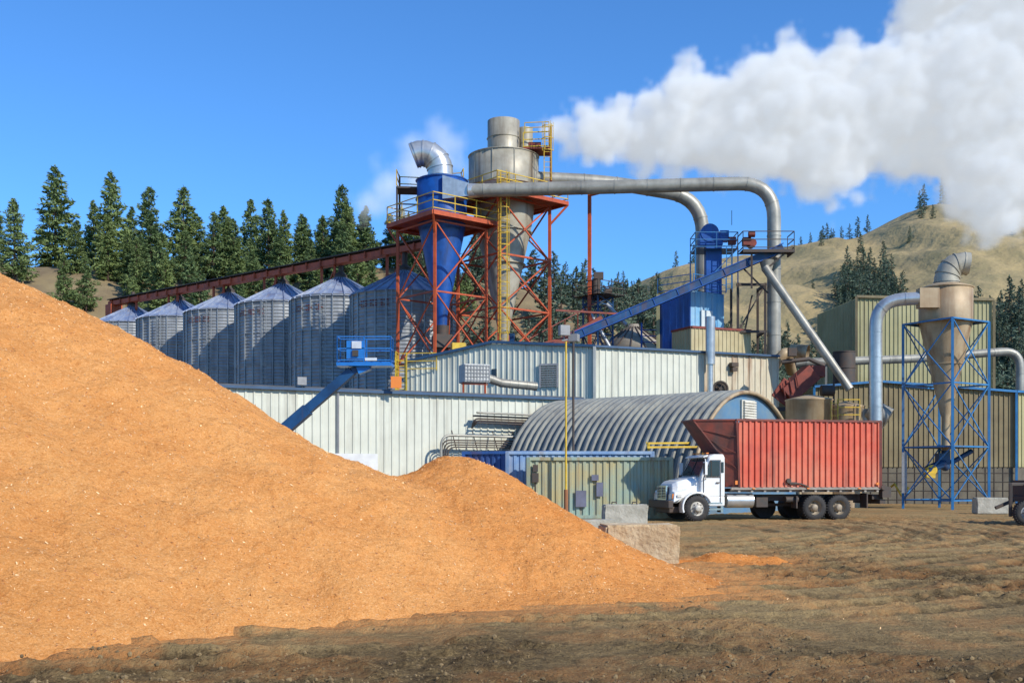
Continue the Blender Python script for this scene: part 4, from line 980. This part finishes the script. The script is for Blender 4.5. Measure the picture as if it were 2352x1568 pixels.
def mat_leaf(name,a,b):
    m=bpy.data.materials.new(name);m.use_nodes=True;nt=m.node_tree;N=nt.nodes;L=nt.links;bs=N['Principled BSDF'];bs.inputs['Roughness'].default_value=.75
    tc=N.new('ShaderNodeTexCoord');n=N.new('ShaderNodeTexNoise');n.inputs['Scale'].default_value=.7;n.inputs['Detail'].default_value=5;L.new(tc.outputs['Object'],n.inputs['Vector'])
    oi=N.new('ShaderNodeObjectInfo');ad=N.new('ShaderNodeMath');ad.operation='MULTIPLY_ADD';ad.inputs[1].default_value=.5;L.new(oi.outputs['Random'],ad.inputs[0]);L.new(n.outputs['Fac'],ad.inputs[2])
    r=N.new('ShaderNodeMapRange');r.inputs[1].default_value=.4;r.inputs[2].default_value=1.0;L.new(ad.outputs[0],r.inputs[0])
    mx=N.new('ShaderNodeMix');mx.data_type='RGBA';mx.inputs[6].default_value=(*a,1);mx.inputs[7].default_value=(*b,1);L.new(r.outputs[0],mx.inputs[0]);L.new(mx.outputs[2],bs.inputs['Base Color'])
    return m
lf=mat_leaf('pine_needles',(.075,.125,.045),(.16,.21,.06))
lff=mat_leaf('far_pine_needles',(.065,.105,.07),(.11,.15,.095))  # bluish distance haze is mixed into the needle colour
PM=[pine_mesh('pine_a',14,1,lf,230,.25,28,.32,.04),pine_mesh('pine_b',14,2,lf,210,.28,28,.34,.03),pine_mesh('pine_c',14,3,lf,230,.23,28,.32,.02),pine_mesh('pine_d',14,4,lf,200,.27,28,.32,.12)]
FM=[pine_mesh('far_pine_a',12,11,lff,80,.21,11,.50,.03),pine_mesh('far_pine_b',12,12,lff,80,.24,11,.50,.05),pine_mesh('far_pine_c',12,13,lff,80,.19,11,.50,.02)]
TR=[(-90,190,11),(-80.5,192,18.5),(-74.5,194,13.0),(-78.5,172,14),(-80,166,9),(-68.5,186,17.5),(-70,200,14),(-63.5,190,17.5),(-60,200,14),(-57,188,17),(-52,196,15),(-49,188,11.5),(-46,192,15),(-41.5,186,14),(-44,200,13),(-37.5,192,10),(-35,184,11),(-29.5,188,16.5),(-31.5,196,13),(-25.5,188,12),(-20.5,184,10),(-27,180,11),(-16,190,9),(-54,180,9),(-66,178,11),(-38,178,9),(-12,186,9),(-96,195,12),(-6,186,10),(-72,180,9),(-61,184,12),(-55.5,192,13),(-47,184,11),(-33,190,12)]
r2=random.Random(31)
for i in range(34): TR.append((-66+i*1.75+r2.uniform(-1,1),r2.uniform(160,184),r2.uniform(8,12.5)))
for i,(x,y,h) in enumerate(TR):
    o=bpy.data.objects.new('pine_tree',PM[i%4]);z=float(terrain(x,y));o.location=(x,y,z-.3)
    w=h/14*random.uniform(.95,1.25);o.scale=(w,w,h/14);o.rotation_euler=(0,0,random.uniform(0,6));COL.objects.link(o)
# ------------------------------------------------------------------ hill
RX=[-400,-100,0,54,87,107,150,186,210,224,246,282,400,700,1400]
RZ=[40,60,88,104,119,122,130,136,147,151,153,158,178,200,170]
def hill_z(x,y):
    xr=x*600/np.maximum(y,300)*.5+x*.5
    r=np.interp(xr,RX,RZ)
    s=sstep(235,610,y+.0*x)**.9
    z=r*s
    z=z+(fbm(x*.012+5,y*.012,4)-.5)*26*sstep(250,380,y)*(1-.75*sstep(520,600,y))
    g=np.abs(fbm(x*.02+y*.008,y*.004+3,3)-.5)*2
    z=z-(1-sstep(0,.3,g))*7*sstep(260,380,y)*(1-sstep(540,600,y))
    z=z*(1-.5*sstep(700,1400,y))-3
    return z
m_hill=M('dry_grass_hill',(.39,.29,.135),(.26,.205,.095),.03,.95,lo=.38,hi=.62,streak=(.16,.15,.07),samt=.5,sscale=.06,bump=1.8,bscale=.15)
hill=grid_mesh('grassy_hill',np.concatenate([np.arange(-300,600,6.),np.linspace(600,1800,20)]),np.concatenate([np.arange(230,720,5.),np.linspace(720,1800,16)]),hill_z,m_hill)
ff=E('distant_pine_forest',(200,350,0));rr=random.Random(4);cnt=0
def put(x,y,z,h):
    global cnt
    o=bpy.data.objects.new('pine',FM[cnt%3]);o.location=(x-200,y-350,z-.5);w=h/12*rr.uniform(.85,1.25);o.scale=(w,w,h/12);o.rotation_euler=(0,0,rr.uniform(0,6));o.parent=ff;COL.objects.link(o);cnt+=1
FBX=[.02,.06,.13,.15,.18,.24,.29,.305,.35,.365,.40,.44,.48,.6]
FBT=[.14,.170,.180,.145,.115,.145,.130,.200,.205,.145,.140,.168,.185,.19]
Xr=np.random.RandomState(21)
N1=30000
yy=Xr.uniform(245,600,N1);xx=Xr.uniform(-60,.62*yy+15)
zz=hill_z(xx,yy);tt=zz/yy;cc_=fbm(xx*.03+7,yy*.03,3)
lim_=np.interp(xx/yy,FBX,FBT)
dens=sstep(.0,.05,lim_-tt+ (cc_-.5)*.10)
for x,y,z,dn,ttt in zip(xx,yy,zz,dens,tt):
    pr=dn*.46-.02
    if x/y>.26 and ttt<.25: pr=max(pr,.005)
    if Xr.rand()<pr and cnt<3200: put(x,y,z,rr.uniform(9,14)*(1 if rr.random()>.12 else 1.3)*(1 if dn>.1 else .7))
for x,y,h in((224,598,12),(236,596,19),(212,560,14),(196,600,11),(190,598,12),(186,600,10),(176,600,9),(181,598,9),(170,600,8),(243,600,8),(250,600,7),(254,600,6),(164,598,8),(159,600,7),(107,596,15),(100,598,13),(90,598,11),(205,545,9),(230,500,8),(190,520,9),(245,540,8)):
    put(x,y,float(hill_z(x,y)),h)
for k in range(240):
    x=rr.uniform(-16,62);y=rr.uniform(128,215)
    put(x,y,float(terrain(x,y)),rr.uniform(7,11)*(1 if x<30 else 1.1))
for k in range(260):
    y=rr.uniform(140,245);x=rr.uniform(.28,.58)*y;put(x,y,float(terrain(x,y)),rr.uniform(11,17))
# ------------------------------------------------------------------ steam
BL_=[(3.4,91.5,31.0,1.1),(5.0,92,30.8,1.8),(7.2,92,30.8,2.5),(9.0,92,31.0,2.7),(11.0,92.5,31.0,3.2),(14.1,92,31.3,3.9),(15.6,93,35.0,2.4),(17.4,92,31.7,4.5),(21.1,91,31.7,5.3),(23.7,93,35.2,3.6),(25.5,92,31.2,5.5),(26.8,91,27.2,2.9),(28.9,93,31.5,5.2),(28.0,93,36.0,3.2),(31.4,92,32.8,5.0),(32.5,94,37.5,2.2),(34.7,93,33.0,5.9),(38.4,92,33.2,6.7),(39.7,91,28.0,4.8),(40.8,92,24.8,3.0),(41.8,94,37.8,6.8),(44.2,93,32.0,6.6),(37.4,95,38.8,3.8),(44.8,93,41.5,6.8),(36.8,95,42.5,3.6),(39,95,45,5.0),(48,94,46,8)]
WISP=[(-8.4,100,30.2,3.0),(-6.6,100,31.7,2.5),(-11.4,100,28.8,2.6),(-13.2,100,27.4,2.0),(-8.0,100,27.8,2.6),(-5.6,100,31.0,1.8),(-10,100,26.8,2.0)]
def steam(name,blobs,res,dens,amp,nscale,edge,emi,par=None):
    lo=[min(b[i]-b[3]*1.35-.8 for b in blobs) for i in range(3)];hi=[max(b[i]+b[3]*1.35+.8 for b in blobs) for i in range(3)]
    ng=bpy.data.node_groups.new(name+'_field','GeometryNodeTree')
    ng.interface.new_socket('Geometry',in_out='OUTPUT',socket_type='NodeSocketGeometry')
    N=ng.nodes;L=ng.links
    out=N.new('NodeGroupOutput');vc=N.new('GeometryNodeVolumeCube');pos=N.new('GeometryNodeInputPosition')
    vc.inputs['Min'].default_value=lo;vc.inputs['Max'].default_value=hi
    for k,i in(('Resolution X',0),('Resolution Y',1),('Resolution Z',2)): vc.inputs[k].default_value=max(8,int((hi[i]-lo[i])/res))
    def ma(op,a,b=None,c=None):
        x=N.new('ShaderNodeMath');x.operation=op
        for i,v in enumerate((a,b,c)):
            if v is None: continue
            if isinstance(v,(int,float)): x.inputs[i].default_value=v
            else: L.new(v,x.inputs[i])
        return x.outputs[0]
    def noise(sc,det,rough=.55):
        n=N.new('ShaderNodeTexNoise');n.inputs['Scale'].default_value=sc;n.inputs['Detail'].default_value=det;n.inputs['Roughness'].default_value=rough
        L.new(pos.outputs[0],n.inputs['Vector']);return n
    cur=None
    for b in blobs:
        v=N.new('ShaderNodeVectorMath');v.operation='DISTANCE';L.new(pos.outputs[0],v.inputs[0]);v.inputs[1].default_value=b[:3]
        s=ma('SUBTRACT',float(b[3]),v.outputs['Value'])
        cur=s if cur is None else ma('SMOOTH_MAX',cur,s,.5)
    n1=noise(nscale,2,.5).outputs[0]
    vo=N.new('ShaderNodeTexVoronoi');vo.inputs['Scale'].default_value=nscale*1.7
    L.new(pos.outputs[0],vo.inputs['Vector'])
    vo2=N.new('ShaderNodeTexVoronoi');vo2.inputs['Scale'].default_value=nscale*4.2
    L.new(pos.outputs[0],vo2.inputs['Vector'])
    n2=noise(nscale*3.2,5,.65).outputs[0]
    f=ma('ADD',cur,ma('MULTIPLY',ma('SUBTRACT',n1,.5),amp*2.2))
    f=ma('ADD',f,ma('MULTIPLY',ma('SUBTRACT',.5,vo.outputs['Distance']),amp*2.5))
    f=ma('ADD',f,ma('MULTIPLY',ma('SUBTRACT',.45,vo2.outputs['Distance']),amp*1.4))
    f=ma('ADD',f,ma('MULTIPLY',ma('SUBTRACT',n2,.5),amp*2.0))
    f=ma('DIVIDE',f,edge)
    cl=N.new('ShaderNodeClamp');L.new(f,cl.inputs[0])
    L.new(ma('MULTIPLY',cl.outputs[0],dens),vc.inputs['Density'])
    m=bpy.data.materials.new(name+'_vapour');m.use_nodes=True;nt=m.node_tree;nt.nodes.clear()
    pv=nt.nodes.new('ShaderNodeVolumePrincipled');pv.inputs['Color'].default_value=(.99,.99,.99,1);pv.inputs['Density'].default_value=1;pv.inputs['Anisotropy'].default_value=-.38
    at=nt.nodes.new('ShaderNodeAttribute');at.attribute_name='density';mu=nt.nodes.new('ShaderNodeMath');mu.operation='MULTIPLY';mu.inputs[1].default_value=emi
    nt.links.new(at.outputs['Fac'],mu.inputs[0]);nt.links.new(mu.outputs[0],pv.inputs['Emission Strength']);pv.inputs['Emission Color'].default_value=(.92,.96,1,1)  # vapour emits a little, standing in for light scattered repeatedly inside it
    om=nt.nodes.new('ShaderNodeOutputMaterial');nt.links.new(pv.outputs[0],om.inputs['Volume'])
    sm_=N.new('GeometryNodeSetMaterial');sm_.inputs['Material'].default_value=m
    L.new(vc.outputs[0],sm_.inputs[0]);L.new(sm_.outputs[0],out.inputs[0])
    me=bpy.data.meshes.new(name);me.from_pydata([(20,92,30)],[],[]);me.materials.append(m)
    o=bpy.data.objects.new(name,me);COL.objects.link(o);md=o.modifiers.new('vapour','NODES');md.node_group=ng
    return o
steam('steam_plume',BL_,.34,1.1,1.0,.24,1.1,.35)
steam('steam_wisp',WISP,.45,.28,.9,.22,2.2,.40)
# ------------------------------------------------------------------ world, sun, camera
AZ=math.radians(47);EL=math.radians(34)
w=bpy.data.worlds.new('World');S.world=w;w.use_nodes=True;N=w.node_tree.nodes;L=w.node_tree.links
sk=N.new('ShaderNodeTexSky');sk.sky_type='NISHITA';sk.sun_disc=False;sk.sun_elevation=EL;sk.sun_rotation=math.pi-AZ;sk.air_density=1.0;sk.dust_density=.3;sk.ozone_density=1.6;sk.altitude=600
mx=N.new('ShaderNodeMix');mx.data_type='RGBA';mx.blend_type='MULTIPLY';mx.inputs[0].default_value=1;mx.inputs[7].default_value=(.55,1.08,1.66,1)
L.new(sk.outputs[0],mx.inputs[6]);L.new(mx.outputs[2],N['Background'].inputs['Color']);N['Background'].inputs['Strength'].default_value=.125
sun=bpy.data.lights.new('sun','SUN');sun.energy=5.0;sun.angle=math.radians(.5);sun.color=(1,.94,.83)
so=bpy.data.objects.new('sun',sun);COL.objects.link(so)
d=Vector((-math.sin(AZ)*math.cos(EL),math.cos(AZ)*math.cos(EL),-math.sin(EL)));so.rotation_euler=d.to_track_quat('-Z','Y').to_euler();so.location=(40,-20,60)
cam=bpy.data.cameras.new('camera');co=bpy.data.objects.new('camera',cam);COL.objects.link(co);S.camera=co
co.location=(0,0,1.7);co.rotation_euler=(math.radians(90),0,0);cam.lens=38.27;cam.sensor_width=36;cam.shift_y=.134;cam.clip_end=5000
S.view_settings.view_transform='Standard';S.view_settings.look='None';S.view_settings.exposure=0
